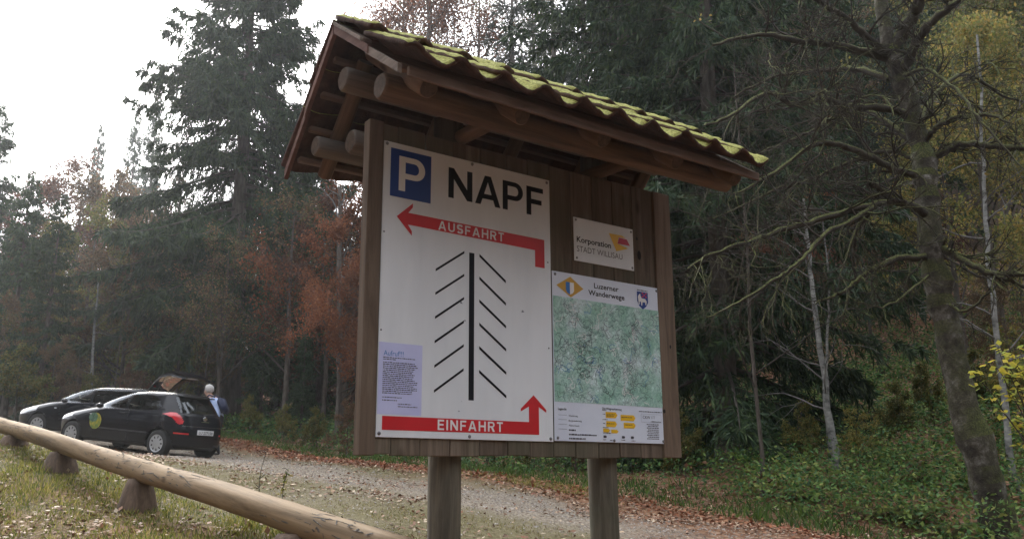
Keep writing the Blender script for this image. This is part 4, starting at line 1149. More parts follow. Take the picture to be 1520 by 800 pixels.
# raised tailgate
st = [(-.40, 1.45, .50), (-.60, 1.68, .55), (-.82, 1.88, .60), (-1.00, 1.98, .62), (-1.18, 2.02, .63), (-1.42, 1.97, .62), (-1.62, 1.88, .58)]
V_ = []; F_ = []
for k_, (x, z, hw) in enumerate(st):
    for q in range(9):
        y = -hw + 2 * hw * q / 8; V_.append((x, y, z - .05 * (abs(y) / hw) ** 4))
    for q in range(9):
        y = -hw + 2 * hw * q / 8; V_.append((x + .03, y, z - .055 - .05 * (abs(y) / hw) ** 4 - (.07 if k_ in (3, 4, 5) else 0)))
gate_faces = []; glass_faces = []
for k_ in range(len(st) - 1):
    for q in range(8):
        a = k_ * 18 + q; b0 = a + 18
        tgt = glass_faces if (k_ in (0, 1, 2) and 0 < q < 7) else gate_faces
        tgt.append((a, a + 1, b0 + 1, b0)); tgt.append((a + 9, b0 + 9, b0 + 10, a + 10))
    for q in (0, 8):
        a = k_ * 18 + q; gate_faces.append((a, a + 18, a + 27, a + 9))
for k_ in (0, len(st) - 1):
    for q in range(8): a = k_ * 18 + q; gate_faces.append((a, a + 1, a + 10, a + 9))
tg = mesh_py('raised_tailgate', V_, gate_faces, M['carpaint'], car2, True)
gq = sorted({i for f in glass_faces for i in f}); gm = {v: i for i, v in enumerate(gq)}
outer = [f for f in glass_faces if all(i % 18 < 9 for i in f)]
gq = sorted({i for f in outer for i in f}); gm = {v: i for i, v in enumerate(gq)}
mesh_py('tailgate_window', [V_[i] for i in gq], [tuple(gm[i] for i in f) for f in outer], M['glass'], tg, True)
box_obj('tailgate_lining', (-1.50, -.45, 1.84), (-1.06, .45, 1.88), M['plate'], tg, .02)
for s in (1, -1):
    v_, q_ = tube_arrays([(np.array([(-.62, s * .56, 1.1), (-1.0, s * .6, 1.84)]), np.array([.012, .008]))], 6); mesh_np('gas_strut', v_, q_, M['trim_black'], parent=car2)

# ------------------------------------------------------------ person at the open boot
def build_person():
    d = 22.6; p = at(314, 650, d); gx, gy = p[0], p[1]; gz_ = g1(gx, gy)
    # facing left along the car's tail; stooping forward
    face = math.atan2(.25, -1)
    root = empty('person', (gx, gy, gz_), face, 'white haired person in light blue shirt stooping beside the open boot', 'person')
    bm = bmesh.new(); skin = bm.verts.layers.skin.verify()
    J = {}
    def v(n, x, y, z, r, r2=None, root_=False):
        q = bm.verts.new((x, y, z)); q[skin].radius = (r, r2 or r); q[skin].use_root = root_; J[n] = q; return q
    v('pelvis', -.08, 0, .93, .15, .17, True); v('belly', -.02, 0, 1.08, .13, .16); v('chest', .06, 0, 1.27, .17, .20); v('neckb', .15, 0, 1.42, .075, .08)
    v('neck', .20, 0, 1.48, .055); v('head0', .24, 0, 1.54, .085, .08); v('head1', .27, 0, 1.64, .095, .085); v('crown', .27, 0, 1.71, .06, .06); v('nose', .35, 0, 1.59, .022)
    for s, n in ((1, 'l'), (-1, 'r')):
        v('sh' + n, .11, s * .17, 1.38, .065); v('el' + n, .30, s * .25, 1.12, .045); v('wr' + n, .52, s * .20, 1.06, .03)
        v('palm' + n, .60, s * .19, 1.05, .035, .02)
        for k_ in range(4): v('f%d%s' % (k_, n), .60 + (.10, .115, .11, .09)[k_], s * (.16 + .022 * k_), 1.03 - .01 * k_, .009)
        v('th' + n, .63, s * .145, 1.02, .010)
        v('hp' + n, -.08, s * .10, .88, .10); v('kn' + n, .0, s * .11, .48, .062); v('an' + n, -.08, s * .12, .09, .042); v('he' + n, -.10, s * .12, .045, .04); v('toe' + n, .12, s * .14, .035, .036)
    E = [('pelvis', 'belly'), ('belly', 'chest'), ('chest', 'neckb'), ('neckb', 'neck'), ('neck', 'head0'), ('head0', 'head1'), ('head1', 'crown'), ('head0', 'nose')]
    for n in 'lr':
        E += [('neckb', 'sh' + n), ('sh' + n, 'el' + n), ('el' + n, 'wr' + n), ('wr' + n, 'palm' + n), ('palm' + n, 'th' + n), ('pelvis', 'hp' + n), ('hp' + n, 'kn' + n), ('kn' + n, 'an' + n), ('an' + n, 'he' + n), ('he' + n, 'toe' + n)]
        E += [('palm' + n, 'f%d%s' % (k_, n)) for k_ in range(4)]
    for a, b_ in E: bm.edges.new((J[a], J[b_]))
    me = bpy.data.meshes.new('tmp'); bm.to_mesh(me); bm.free()
    o = bpy.data.objects.new('tmp', me); COL.objects.link(o)
    o.modifiers.new('s', 'SKIN'); m2 = o.modifiers.new('u', 'SUBSURF'); m2.levels = 2; m2.render_levels = 2
    bpy.context.view_layer.update()
    me2 = bpy.data.meshes.new_from_object(o.evaluated_get(bpy.context.evaluated_depsgraph_get()))
    COL.objects.unlink(o); bpy.data.objects.remove(o)
    me2.name = 'body'; me2.materials.clear()
    for k_ in ('skin', 'shirt', 'trousers', 'trim_black'): me2.materials.append(M[k_])
    for p_ in me2.polygons:
        c = p_.center; p_.use_smooth = True
        if c.z < .09: p_.material_index = 3
        elif c.z < .97: p_.material_index = 2
        elif c.z < 1.43 and c.x < .34: p_.material_index = 1
        else: p_.material_index = 0
    link(bpy.data.objects.new('body', me2), root)
    bm = bmesh.new(); bmesh.ops.create_icosphere(bm, subdivisions=3, radius=.125, matrix=Matrix.Translation((.235, 0, 1.66)) @ Matrix.Diagonal((1, .9, 1, 1)))
    for q in bm.verts:
        if q.co.x > .30 and q.co.z < 1.72: q.co.x = .30
        q.co += Vector([random.uniform(-.006, .006) for _ in range(3)])
    bm_obj('hair', bm, M['hair'], root, True)
    for s in (1, -1):
        bm = bmesh.new(); bmesh.ops.create_uvsphere(bm, u_segments=8, v_segments=6, radius=.03, matrix=Matrix.Translation((.265, s * .092, 1.60)) @ Matrix.Diagonal((.6, .35, 1, 1)))
        bm_obj('ear', bm, M['skin'], root, True)
        bm = bmesh.new(); bmesh.ops.create_uvsphere(bm, u_segments=8, v_segments=6, radius=.012, matrix=Matrix.Translation((.352, s * .035, 1.63)))
        bm_obj('eye', bm, M['dark'], root, True)
    # backpack on the back
    bp_ = empty('backpack', (gx, gy, gz_ + 1.0), face, 'navy backpack worn by the white haired person', 'backpack')
    bm = bmesh.new(); bmesh.ops.create_cube(bm, size=1, matrix=Matrix.Translation((-.20, 0, .22)) @ Matrix.Rotation(.45, 4, 'Y') @ Matrix.Diagonal((.15, .28, .44, 1)))
    bmesh.ops.bevel(bm, geom=bm.edges[:], offset=.05, segments=3, affect='EDGES'); bm_obj('bag', bm, M['pack'], bp_, True)
    for s in (1, -1):
        pts = np.array([(-.02, s * .11, .44), (.14, s * .12, .50), (.30, s * .13, .36), (.26, s * .15, .18), (.10, s * .16, .06), (-.10, s * .14, .06)])
        v_, q_ = tube_arrays([(pts, np.full(6, .02))], 6); mesh_np('strap', v_, q_, M['pack'], parent=bp_, smooth=True)
build_person()

# ------------------------------------------------------------ trees
SPR = [(.026, .052, .024), (.036, .066, .028), (.020, .040, .020), (.055, .085, .03)]
def make_spruce(H, R, zb, nblades, bl, bw, seed, pal=SPR, droop=.55, hang=.5, whorl=.45, trunk_r=None, gaps=.15, k=5, lean=(0, 0)):
    """returns arrays: trunk, branches, crown. Branches in tiers, drooping and turning up at the tips, with hanging side sprays."""
    rs = np.random.default_rng(seed)
    tr = trunk_r or H * .011 + .03
    nz_ = 14; zs = np.linspace(0, H, nz_)
    wob = np.stack([np.cumsum(rs.normal(0, .015 * H / nz_, nz_)) + lean[0] * zs / H, np.cumsum(rs.normal(0, .015 * H / nz_, nz_)) + lean[1] * zs / H], 1); wob -= wob[0]
    axis = np.concatenate([wob, zs[:, None]], 1)
    rad = tr * (1 - zs / H) ** .85 + .012; rad[0] *= 1.35
    tv = tube_arrays([(axis, rad)], 10)
    polys = []; segs = []
    z = zb
    while z < H - .15:
        f = (H - z) / (H - zb)
        n = rs.integers(4, 7)
        for i in range(n):
            if rs.random() < gaps: continue
            az = rs.uniform(0, 2 * PI); Lb = R * (f ** .72) * rs.uniform(.62, 1.12) + .12
            if f > .85: Lb *= rs.uniform(.5, 1)
            dr = np.array([math.cos(az), math.sin(az), 0])
            t = np.linspace(0, 1, 7)
            up = .35 * (1 - f) - .0
            zz = Lb * (up * t - droop * f * t ** 1.3 + .28 * droop * t ** 3)
            bend = rs.normal(0, .06) * Lb
            sd_ = np.array([-dr[1], dr[0], 0])
            c = np.array([np.interp(z, zs, axis[:, 0]), np.interp(z, zs, axis[:, 1]), z + rs.uniform(-.1, .1)])
            pts = c + dr * (Lb * t)[:, None] + sd_ * (bend * t ** 2)[:, None] + np.array([0, 0, 1]) * zz[:, None]
            polys.append((pts, np.linspace(max(.012, tr * .16 * (.4 + f)), .004, 7)))
            segs.append((pts, dr, sd_, Lb, f))
        z += whorl * rs.uniform(.6, 1.3) * (.55 + .6 * f)
    wts = np.array([s[3] ** 1.5 for s in segs]); cnt = np.maximum((wts / wts.sum() * nblades).astype(int), 6)
    Ps = []; Ds = []; Ls = []
    for (pts, dr, sd_, Lb, f), m in zip(segs, cnt):
        # sprays: a handful of side twigs on the branch, blades strung along each
        nt_ = max(int(Lb / .22) * 2 + 3, 5)
        tt = rs.uniform(.12, 1.0, nt_); sg = rs.choice([-1, 1], nt_)
        lt = (.42 * Lb * (1.05 - tt) + .10) * rs.uniform(.5, 1.1, nt_)
        w = rs.integers(0, nt_, m); q = rs.random(m) ** .8
        ti = tt[w] * 6; i0 = np.clip(ti.astype(int), 0, 5); fr_ = (ti - i0)[:, None]
        base = pts[i0] * (1 - fr_) + pts[i0 + 1] * fr_
        td = unit(dr[None] * .75 + sd_[None] * sg[w][:, None] * .85)
        along = lt[w] * q
        P = base + td * along[:, None]; P[:, 2] -= hang * along * along / (lt[w] + .05) * .9
        main = rs.random(m) < .22                    # some straight along the branch itself
        P[main] = base[main]
        D = unit(td * .55 + np.array([0, 0, -1]) * (hang * rs.uniform(.1, 1.5, m))[:, None] + rs.normal(0, .38, (m, 3)))
        Ps.append(P); Ds.append(D); Ls.append(rs.uniform(.5, 1.15, m))
    P = np.concatenate(Ps); D = np.concatenate(Ds); Lf = np.concatenate(Ls); n = len(P)
    S = unit(np.cross(D, unit(rs.normal(size=(n, 3)) + np.array([0, 0, .8]))))
    V, Q = blade_arrays(P, D, S, bl * Lf, bw * rs.uniform(.6, 1.2, n), .4)
    pal = np.array(pal); c = pal[rs.integers(0, len(pal), n)] * rs.uniform(.7, 1.3, (n, 1))
    return tv, tube_arrays(polys, 3 if k < 5 else 4), (V, Q, np.repeat(c, 4, 0))
def inst_tree(name, arrs, root, mats=('bark', 'twig', 'needle')):
    tv, bv, cv = arrs
    mesh_np('trunk', *tv, M[mats[0]], smooth=True, parent=root)
    mesh_np('branches', *bv, M[mats[1]], smooth=True, parent=root)
    if cv is not None: mesh_np('crown', cv[0], cv[1], M[mats[2]], cols=cv[2], parent=root)

def skeleton(H, seed, spread=.45, first=.3, up=.5, nmain=9, levels=3, tr=None, twist=.25, lean=(0, 0), child=(3, 6)):
    """broadleaf skeleton: list of polylines and the list of twig points where leaves grow"""
    rs = np.random.default_rng(seed)
    tr = tr or H * .011 + .02
    nz_ = 12; zs = np.linspace(0, H, nz_)
    wob = np.cumsum(rs.normal(0, .03 * H / nz_, (nz_, 2)), 0); wob -= wob[0]
    axis = np.concatenate([wob + np.array(lean) * (zs / H)[:, None], zs[:, None]], 1)
    rad = tr * (1 - zs / H) ** .8 + .01; rad[0] *= 1.3
    out = [(axis, rad)]; tips = []
    def grow(p, d, Lb, r, lv):
        n = 6; pts = [p]; dd = d.copy()
        for i in range(n - 1):
            dd = unit(dd + rs.normal(0, twist, 3) * .5 + np.array([0, 0, .06 if lv < 2 else -.02]))
            pts.append(pts[-1] + dd * Lb / (n - 1))
        pts = np.array(pts); out.append((pts, np.linspace(r, max(r * .3, .003), n)))
        if lv >= levels:
            tips.append(pts); return
        for i in range(rs.integers(*child)):
            t = rs.uniform(.25, 1.0); j = min(int(t * (n - 1)), n - 2)
            q = pts[j] + (pts[j + 1] - pts[j]) * (t * (n - 1) - j)
            nd = unit(unit(pts[j + 1] - pts[j]) + rs.normal(0, .65, 3) + np.array([0, 0, .12]))
            grow(q, nd, Lb * rs.uniform(.4, .65), max(r * (1 - t * .6) * .5, .004), lv + 1)
    for i in range(nmain):
        t = first + (1 - first) * (i + rs.random()) / nmain; z = t * H * .97
        c = np.array([np.interp(z, zs, axis[:, 0]), np.interp(z, zs, axis[:, 1]), z]); az = rs.uniform(0, 2 * PI) if i else 0
        f = 1 - .6 * (t - first) / (1 - first)
        grow(c, unit(np.array([math.cos(az), math.sin(az), up * rs.uniform(.5, 1.6)])), H * spread * f * rs.uniform(.7, 1.1), tr * .42 * f, 1)
    return out, tips
def make_broadleaf(H, seed, nleaf, ls, pal, **kw):
    polys, tips = skeleton(H, seed, **kw)
    rs = np.random.default_rng(seed + 1)
    tv = tube_arrays(polys[:1], 10); bv = tube_arrays(polys[1:], 4)
    if not nleaf: return tv, bv, None
    tp = np.concatenate(tips); n = nleaf
    # keep some twigs bare so the crown stays open
    P = tp[rs.integers(0, len(tp), n)] + rs.normal(0, H * .018, (n, 3))
    D = unit(rs.normal(size=(n, 3)) + np.array([0, 0, -.5])); S = unit(np.cross(D, rs.normal(size=(n, 3))))
    V, Q = blade_arrays(P, D, S, ls * rs.uniform(.6, 1.3, n), ls * .62 * rs.uniform(.7, 1.2, n))
    pal = np.array(pal); c = pal[rs.integers(0, len(pal), n)] * rs.uniform(.65, 1.35, (n, 1))
    return tv, bv, (V, Q, np.repeat(c, 4, 0))

RUSSET = [(.135, .062, .038), (.17, .078, .042), (.11, .052, .036), (.09, .052, .038)]
COPPER = [(.20, .075, .036), (.25, .10, .045), (.16, .065, .035)]
BROWN = [(.14, .085, .045), (.10, .065, .04), (.18, .12, .06), (.09, .075, .04)]
YELLOW = [(.27, .235, .065), (.19, .19, .055), (.30, .215, .06), (.13, .15, .045)]
OLIVE = [(.12, .14, .04), (.18, .18, .05), (.08, .10, .035), (.22, .17, .05)]

def root_at(px, d, name, label, cat='tree', group=None, H=None):
    p = col_at(px, d)
    return empty(name, (p[0], p[1], p[2] - .08), random.uniform(0, 6.28), label, cat, group)
def height_for(px, d, top_py):
    p = col_at(px, d); return at(px, top_py, d)[2] - p[2]

def twin(px, d, H, proto, name, label, cat, group=None, Hp=20.0, mesh_names=('trunk', 'branches', 'crown'), rz=None):
    """a tree that shares the meshes of a prototype, scaled to its own height"""
    r = root_at(px, d, name, label, cat, group)
    if rz is not None: r.rotation_euler = (0, 0, rz)
    s = H / Hp; w = s * random.uniform(.88, 1.12)
    r.scale = (w, w, s)
    for ch in proto:
        o = ch.copy(); COL.objects.link(o); o.parent = r
    return r
PROTO = {}
def proto(key, arrs, mats):
    """build the meshes once; the first tree that uses them takes the objects themselves"""
    objs = []
    tv, bv, cv = arrs
    for nm, a, m_ in (('trunk', tv, mats[0]), ('branches', bv, mats[1]), ('crown', cv, mats[2])):
        if a is None: continue
        o = mesh_np(nm, a[0], a[1], M[m_], cols=a[2] if nm == 'crown' else None, smooth=nm != 'crown')
        COL.objects.unlink(o); objs.append(o)
    PROTO[key] = objs
for i in range(4):
    proto('spruce%d' % i, make_spruce(20, 3.3 + .4 * (i % 2), 1.2 + i * .5, 26000, .42, .085, 100 + i, droop=.5 + .12 * i, hang=.55 + .15 * i, k=4), ('bark', 'twig', 'needle'))
proto('thin_spruce', make_spruce(20, 2.3, 2.5, 9000, .42, .07, 120, droop=.35, hang=.35, gaps=.3, k=4, pal=[(.06, .075, .05), (.05, .06, .045)]), ('bark', 'twig', 'needle'))
for nm, pal, sd_ in (('russet', RUSSET, 200), ('copper', COPPER, 205), ('brown', BROWN, 210), ('yellow', YELLOW, 215), ('olive', OLIVE, 220)):
    proto(nm, make_broadleaf(12, sd_, 15000, .15, pal, spread=.42, first=.16, nmain=13, levels=3), ('bark', 'twig', 'leaf'))
proto('sparse', make_broadleaf(12, 231, 5500, .14, BROWN + OLIVE[2:3], spread=.36, first=.25, nmain=13, levels=3, up=.9), ('bark', 'twig', 'leaf'))
proto('tall_russet', make_broadleaf(24, 271, 24000, .15, RUSSET + COPPER[:1], spread=.2, first=.3, nmain=22, levels=3, up=1.0), ('bark', 'twig', 'leaf'))
proto('tall_sparse', make_broadleaf(24, 275, 9000, .14, BROWN + OLIVE[:2], spread=.2, first=.3, nmain=24, levels=3, up=1.1), ('bark', 'twig', 'leaf'))
proto('bare', make_broadleaf(12, 236, 0, .1, BROWN, spread=.34, first=.2, nmain=14, levels=3, up=.8, tr=.05), ('bark', 'twig', 'leaf'))
proto('birch', make_broadleaf(12, 241, 500, .09, YELLOW, spread=.16, first=.3, nmain=10, levels=2, up=.5, tr=.10), ('pale_bark', 'pale_twig', 'leaf'))
proto('birch2', make_broadleaf(12, 247, 300, .09, OLIVE, spread=.13, first=.25, nmain=8, levels=2, up=.6, tr=.085), ('pale_bark', 'pale_twig', 'leaf'))
proto('bush', make_broadleaf(3, 251, 9000, .11, OLIVE, spread=.55, first=.02, nmain=14, levels=3, up=.9, tr=.03), ('twig', 'twig', 'leaf'))
proto('bush_brown', make_broadleaf(3, 256, 7000, .10, BROWN + RUSSET[:2], spread=.55, first=.02, nmain=14, levels=3, up=.9, tr=.03), ('twig', 'twig', 'leaf'))
proto('bush_yellow', make_broadleaf(3, 259, 3500, .09, YELLOW, spread=.5, first=.1, nmain=12, levels=3, up=.8, tr=.03), ('twig', 'twig', 'leaf'))

# -- the tall see-through spruce at the left
r = root_at(336, 34, 'spruce_tree', 'tallest spruce, dark and see-through against the white sky left of the board', 'tree')
r.rotation_euler = (0, 0, .4)
Hh = height_for(372, 34, -170)
inst_tree('spruce', make_spruce(Hh, 6.1, 5.0, 170000, .42, .055, 309, droop=.95, hang=1.2, whorl=.34, trunk_r=.40, gaps=.2), r)
# -- the big drooping dark spruce right of the board
r = root_at(1075, 17.5, 'spruce_tree', 'big dark spruce with drooping boughs sweeping to the ground right of the board', 'tree')
inst_tree('spruce', make_spruce(24, 4.6, .25, 210000, .27, .040, 302, droop=.62, hang=1.1, whorl=.42, trunk_r=.22, gaps=.05), r)
r = root_at(945, 21, 'spruce_tree', 'dark spruce filling the gap just behind the right half of the board', 'tree')
inst_tree('spruce', make_spruce(26, 4.4, .8, 70000, .34, .055, 303, droop=.7, hang=.9, whorl=.5, trunk_r=.3, gaps=.12, k=4), r)

NT = [  # px, depth, top y in the photo (or negative = metres), prototype, name, label, group
    (-62, 44, 138, 'spruce0', 'spruce_tree', 'dark spruce cut by the left edge of the photo', None),
    (160, 74, 152, 'spire', 'spruce_tree', 'pale hazy spruce, the shorter of the close pair on the left skyline', None),
    (190, 76, 122, 'spire', 'spruce_tree', 'pale slender spruce, the tallest spire on the left skyline', None),
    (104, 82, 172, 'spire', 'spruce_tree', 'thin ragged spruce top left of the pale skyline pair', None),
    (52, 31, 272, 'spruce1', 'spruce_tree', 'dark green young spruce above the bonnet of the rear car', None),
    (4, 35, 240, 'spruce3', 'spruce_tree', 'dark spruce standing at the left edge above the log', None),
    (498, 27, 350, 'copper', 'beech_tree', 'bright copper beech low beside the left edge of the board', None),
    (478, 31, 330, 'russet', 'beech_tree', 'brown-red leaved tree between dark spruce and board', None),
    (415, 40, 170, 'spruce3', 'spruce_tree', 'dark bushy spruce right behind the tallest spruce', None),
    (470, 34, 250, 'spruce0', 'spruce_tree', 'dark spruce between the tallest spruce and the copper beech', None),
    (385, 31, 400, 'spruce2', 'spruce_tree', 'low dark spruce behind the open tailgate', None),
    (300, 46, 300, 'spruce1', 'spruce_tree', 'dark spruce left of the tallest spruce trunk', None),
    (446, 29, 470, 'spruce3', 'spruce_tree', 'short dark spruce at the forest edge behind the person', None),
    (240, 52, 330, 'spruce3', 'spruce_tree', 'dark spruce deep in the wood above the hatchback roof', None),
    (5, 52, 300, 'russet', 'beech_tree', 'russet beech at the left edge behind the dark young spruce', None),
    (88, 50, 258, 'russet', 'beech_tree', 'reddish beech crown under the thin ragged spruce top', None),
    (140, 47, 262, 'brown', 'beech_tree', 'dull brown beech below the pale skyline pair', None),
    (205, 50, 285, 'brown', 'beech_tree', 'brown beech with sky showing through beside the pale pair', None),
    (112, 36, 320, 'olive', 'maple_tree', 'yellow-green tree glowing above the hatchback bonnet', None),
    (175, 34, 350, 'brown', 'beech_tree', 'brown leaved tree in the middle of the left wood', None),
    (232, 38, 340, 'sparse', 'beech_tree', 'half bare brown tree above the hatchback', None),
    (255, 33, 400, 'brown', 'beech_tree', 'low brown beech just behind the hatchback roof', None),
    (20, 33, 430, 'brown', 'beech_tree', 'low brown tree left of the rear car', None),
    (320, 30, 360, 'sparse', 'beech_tree', 'half bare tree in front of the tallest spruce', None),
    (420, 30, 300, 'sparse', 'beech_tree', 'half bare grey brown tree in front of the dark bushy spruce', None),
    (70, 30, 500, 'brown', 'beech_tree', 'small brown tree directly behind the rear car', None),
    (505, 30, 268, 'copper', 'beech_tree', 'copper red beech beside the left edge of the board', None),
    (530, 26, 420, 'copper', 'beech_tree', 'lower copper beech half hidden by the left edge of the board', None),
    (475, 34, 480, 'russet', 'beech_tree', 'small russet beech left of the copper beech', None),
    (570, 42, -60, 'tall_russet', 'beech_tree', 'russet beech crown against the sky above the left end of the roof', None),
    (640, 40, -90, 'tall_russet', 'beech_tree', 'red leaved crown above the mossy roof', None),
    (700, 44, -40, 'tall_sparse', 'beech_tree', 'thin crowned tree showing sky above the middle of the roof', None),
    (600, 48, -20, 'tall_sparse', 'beech_tree', 'thin bare topped tree above the left end of the roof', None),
    (760, 38, -80, 'thin_spruce', 'spruce_tree', 'grey green spruce above the middle of the roof', None),
    (828, 36, -120, 'thin_spruce', 'spruce_tree', 'slender spruce stem with sky gaps above the roof', None),
    (880, 34, -160, 'thin_spruce', 'spruce_tree', 'grey green spruce above the right half of the roof', None),
    (800, 46, -30, 'tall_sparse', 'beech_tree', 'yellow tinged tree behind the grey green spruces', None),
    (980, 30, -160, 'spruce0', 'spruce_tree', 'dark spruce left of the hero spruce above the roof end', None),
    (1010, 38, -160, 'spruce2', 'spruce_tree', 'dark hazy spruce behind the roof end', None),
    (1180, 26, 330, 'russet', 'beech_tree', 'small red leaved beech between the drooping spruce and the mossy tree', None),
    (1225, 30, 260, 'copper', 'beech_tree', 'reddish beech glowing behind the mossy branches', None),
    (1300, 27, 330, 'brown', 'beech_tree', 'brown leaved undergrowth tree left of the mossy trunk', None),
    (1250, 22, 520, 'spruce1', 'spruce_tree', 'small dark fir low between the birch and the mossy trunk', None),
    (1310, 24, 540, 'spruce3', 'spruce_tree', 'low dark fir just left of the mossy trunk', None),
    (1165, 21, 545, 'spruce0', 'spruce_tree', 'short dark fir beside the drooping spruce', None),
    (1440, 23, 200, 'yellow', 'maple_tree', 'golden maple right of the mossy trunk', None),
    (1500, 22, 60, 'yellow', 'maple_tree', 'tall yellow maple at the top right corner', None),
    (1470, 32, -40, 'olive', 'maple_tree', 'yellow-green tree high at the top right', None),
    (1530, 26, -20, 'olive', 'maple_tree', 'yellow-green tree cut by the right edge of the photo', None),
    (1400, 26, 300, 'russet', 'beech_tree', 'rusty brown tree behind the mossy trunk', None),
    (1480, 19, 420, 'brown', 'beech_tree', 'brown tree low behind the right birch', None),
]
def put(px, d, top, key, name, label, cat='tree', group=None):
    if key == 'spire':
        r = twin(px, d, height_for(px, d, top), PROTO['spruce2'], name, label, cat, group, 20.0)
        r.scale = (r.scale[2] * .52, r.scale[2] * .52, r.scale[2]); return r
    Hp = 20.0 if 'spruce' in key else 24.0 if 'tall' in key else (3.0 if 'bush' in key else 12.0)
    Ht = height_for(px, d, top)
    return twin(px, d, max(Ht, 1.0), PROTO[key], name, label, cat, group, Hp)
for px, d, top, key, name, label, grp in NT:
    put(px, d, top, key, name, label, 'tree', grp)
# the wooded slope behind: trees nobody can tell apart carry a shared label by stand
rr = np.random.default_rng(5)
def stand(n, px0, px1, d0, d1, h0, h1_, keys, name, label, group):
    for i in range(n):
        px = px0 + (px1 - px0) * (i + rr.random()) / n; d = rr.uniform(d0, d1); key = keys[rr.integers(0, len(keys))]
        Hp = 20.0 if 'spruce' in key else 3.0 if 'bush' in key else 12.0
        twin(px, d, rr.uniform(h0, h1_), PROTO[key], name, label, 'tree', group, Hp)
stand(22, 1080, 1440, 66, 112, 16, 24, ['spruce0', 'spruce1', 'spruce2', 'spruce3'], 'spruce_tree', 'hazy blue-grey spruce on the steep slope at the upper right', 'spruces on the steep slope')
stand(14, 1080, 1540, 30, 40, 9, 14, ['spruce1', 'brown', 'olive', 'spruce3', 'sparse'], 'forest_tree', 'tree of the mixed wood on the lower slope at the right', 'mixed wood on the lower slope')
stand(12, 1380, 1640, 45, 75, 14, 20, ['spruce0', 'olive', 'spruce2', 'yellow'], 'forest_tree', 'tree high on the slope behind the yellow maples', 'trees behind the yellow maples')
stand(13, 790, 1090, 42, 60, 11, 16, ['spruce0', 'spruce1', 'spruce2', 'brown'], 'spruce_tree', 'spruce in the dark stand behind the board', 'spruces behind the board')
stand(10, 520, 800, 52, 70, 9, 13, ['spruce1', 'brown', 'russet'], 'forest_tree', 'tree in the background stand behind the left half of the board', 'trees behind the left half of the board')
stand(14, -60, 470, 60, 80, 9, 13, ['spruce1', 'brown', 'spruce2', 'olive'], 'forest_tree', 'distant tree closing the view behind the left wood', 'distant trees of the left wood')
# unseen trees added behind and beside the camera to shade what it sees
rb_ = np.random.default_rng(9)
for i in range(62):
    a = math.radians(136 + 268 * (i + rb_.random()) / 62); d = (rb_.uniform(13, 34) if not 280 < math.degrees(a) < 335 else rb_.uniform(27, 40)) if 190 < math.degrees(a) < 350 else rb_.uniform(24, 40)  # ring opened in front of the signs so sky light reaches them
    x, y = d * math.cos(a), d * math.sin(a); key = ['spruce0', 'spruce1', 'spruce3', 'brown'][rb_.integers(0, 4)]
    root = empty('forest_tree', (x, y, h1(x, y) - .1), rb_.uniform(0, 6), 'unseen tree added outside the view to shade the car park', 'tree', 'unseen trees added for shade')
    s = rb_.uniform(14, 22) / (12.0 if key == 'brown' else 20.0); root.scale = (s * 1.15, s * 1.15, s)
    for ch_ in PROTO[key]:
        o = ch_.copy(); COL.objects.link(o); o.parent = root
stand(12, 240, 560, 36, 46, 7, 11, ['spruce0', 'brown', 'spruce3', 'spruce1'], 'forest_tree', 'shaded tree inside the wood behind the cars', 'shaded trees behind the cars')

stand(22, -70, 330, 36, 56, 3.2, 5.5, ['bush', 'bush_brown', 'bush'], 'understory_shrub', 'shrub of the understory deep in the left wood', 'understory of the left wood')
stand(14, -70, 300, 44, 70, 8, 12, ['spruce0', 'spruce1', 'brown'], 'forest_tree', 'shaded tree deep in the left wood behind the rear car', 'deep left wood')
# birches and pale stems
def stem(px0, d, pts, rb, rt, label, name='birch_tree', nbranch=10, seed=0, leafn=0):
    """a slim pale stem through the given picture points, all at about one distance"""
    rs = np.random.default_rng(seed)
    base = col_at(px0, d); root = empty(name, base, 0, label, 'tree')
    P = [base + np.array([0, 0, -.1])] + [at(x, y, d + dd) for x, y, dd in pts]; P = np.array(P) - base
    n = len(P); t = np.linspace(0, n - 1, 24); P = np.stack([np.interp(t, np.arange(n), P[:, i]) for i in range(3)], 1) + rs.normal(0, .012, (24, 3))
    tv = tube_arrays([(P, np.linspace(rb, rt, 24))], 10); mesh_np('trunk', *tv, M['bark' if name == 'beech_tree' else 'pale_bark'], smooth=True, parent=root)
    br = []
    for i in range(nbranch):
        j = rs.integers(7, 23); L_ = rs.uniform(.6, 1.8); dd = unit(np.array([rs.normal(), rs.normal() * .6, rs.uniform(.1, .9)]))
        q = [P[j]]
        for _ in range(7): dd = unit(dd + rs.normal(0, .18, 3)); q.append(q[-1] + dd * L_ / 7)
        br.append((np.array(q), np.linspace(rt * .5 + .006, .003, 8)))
        for _ in range(3):
            k_ = rs.integers(2, 7); e2 = unit(dd + rs.normal(0, .6, 3)); s = [q[k_]]
            for _ in range(4): e2 = unit(e2 + rs.normal(0, .2, 3)); s.append(s[-1] + e2 * L_ * .12)
            br.append((np.array(s), np.linspace(.005, .002, 5)))
    bv = tube_arrays(br, 4); mesh_np('branches', *bv, M['pale_twig'], smooth=True, parent=root)
    return root
stem(1243, 14.5, [(1240, 700, 0), (1228, 620, .1), (1217, 540, .1), (1205, 430, .2), (1200, 370, .3), (1194, 300, .4)], .075, .02, 'slim pale birch with a dark moss foot left of the mossy trunk', seed=1)
stem(1225, 15, [(1222, 600, 0), (1226, 520, 0), (1232, 440, .1), (1222, 330, .1)], .035, .012, 'thin second stem beside the slim pale birch', seed=2, nbranch=5)
stem(1505, 12.5, [(1500, 720, 0), (1483, 560, .1), (1472, 430, .1), (1464, 330, .2), (1462, 220, .3), (1455, 60, .4)], .055, .018, 'slim grey-white birch right of the mossy trunk', seed=3, nbranch=14)
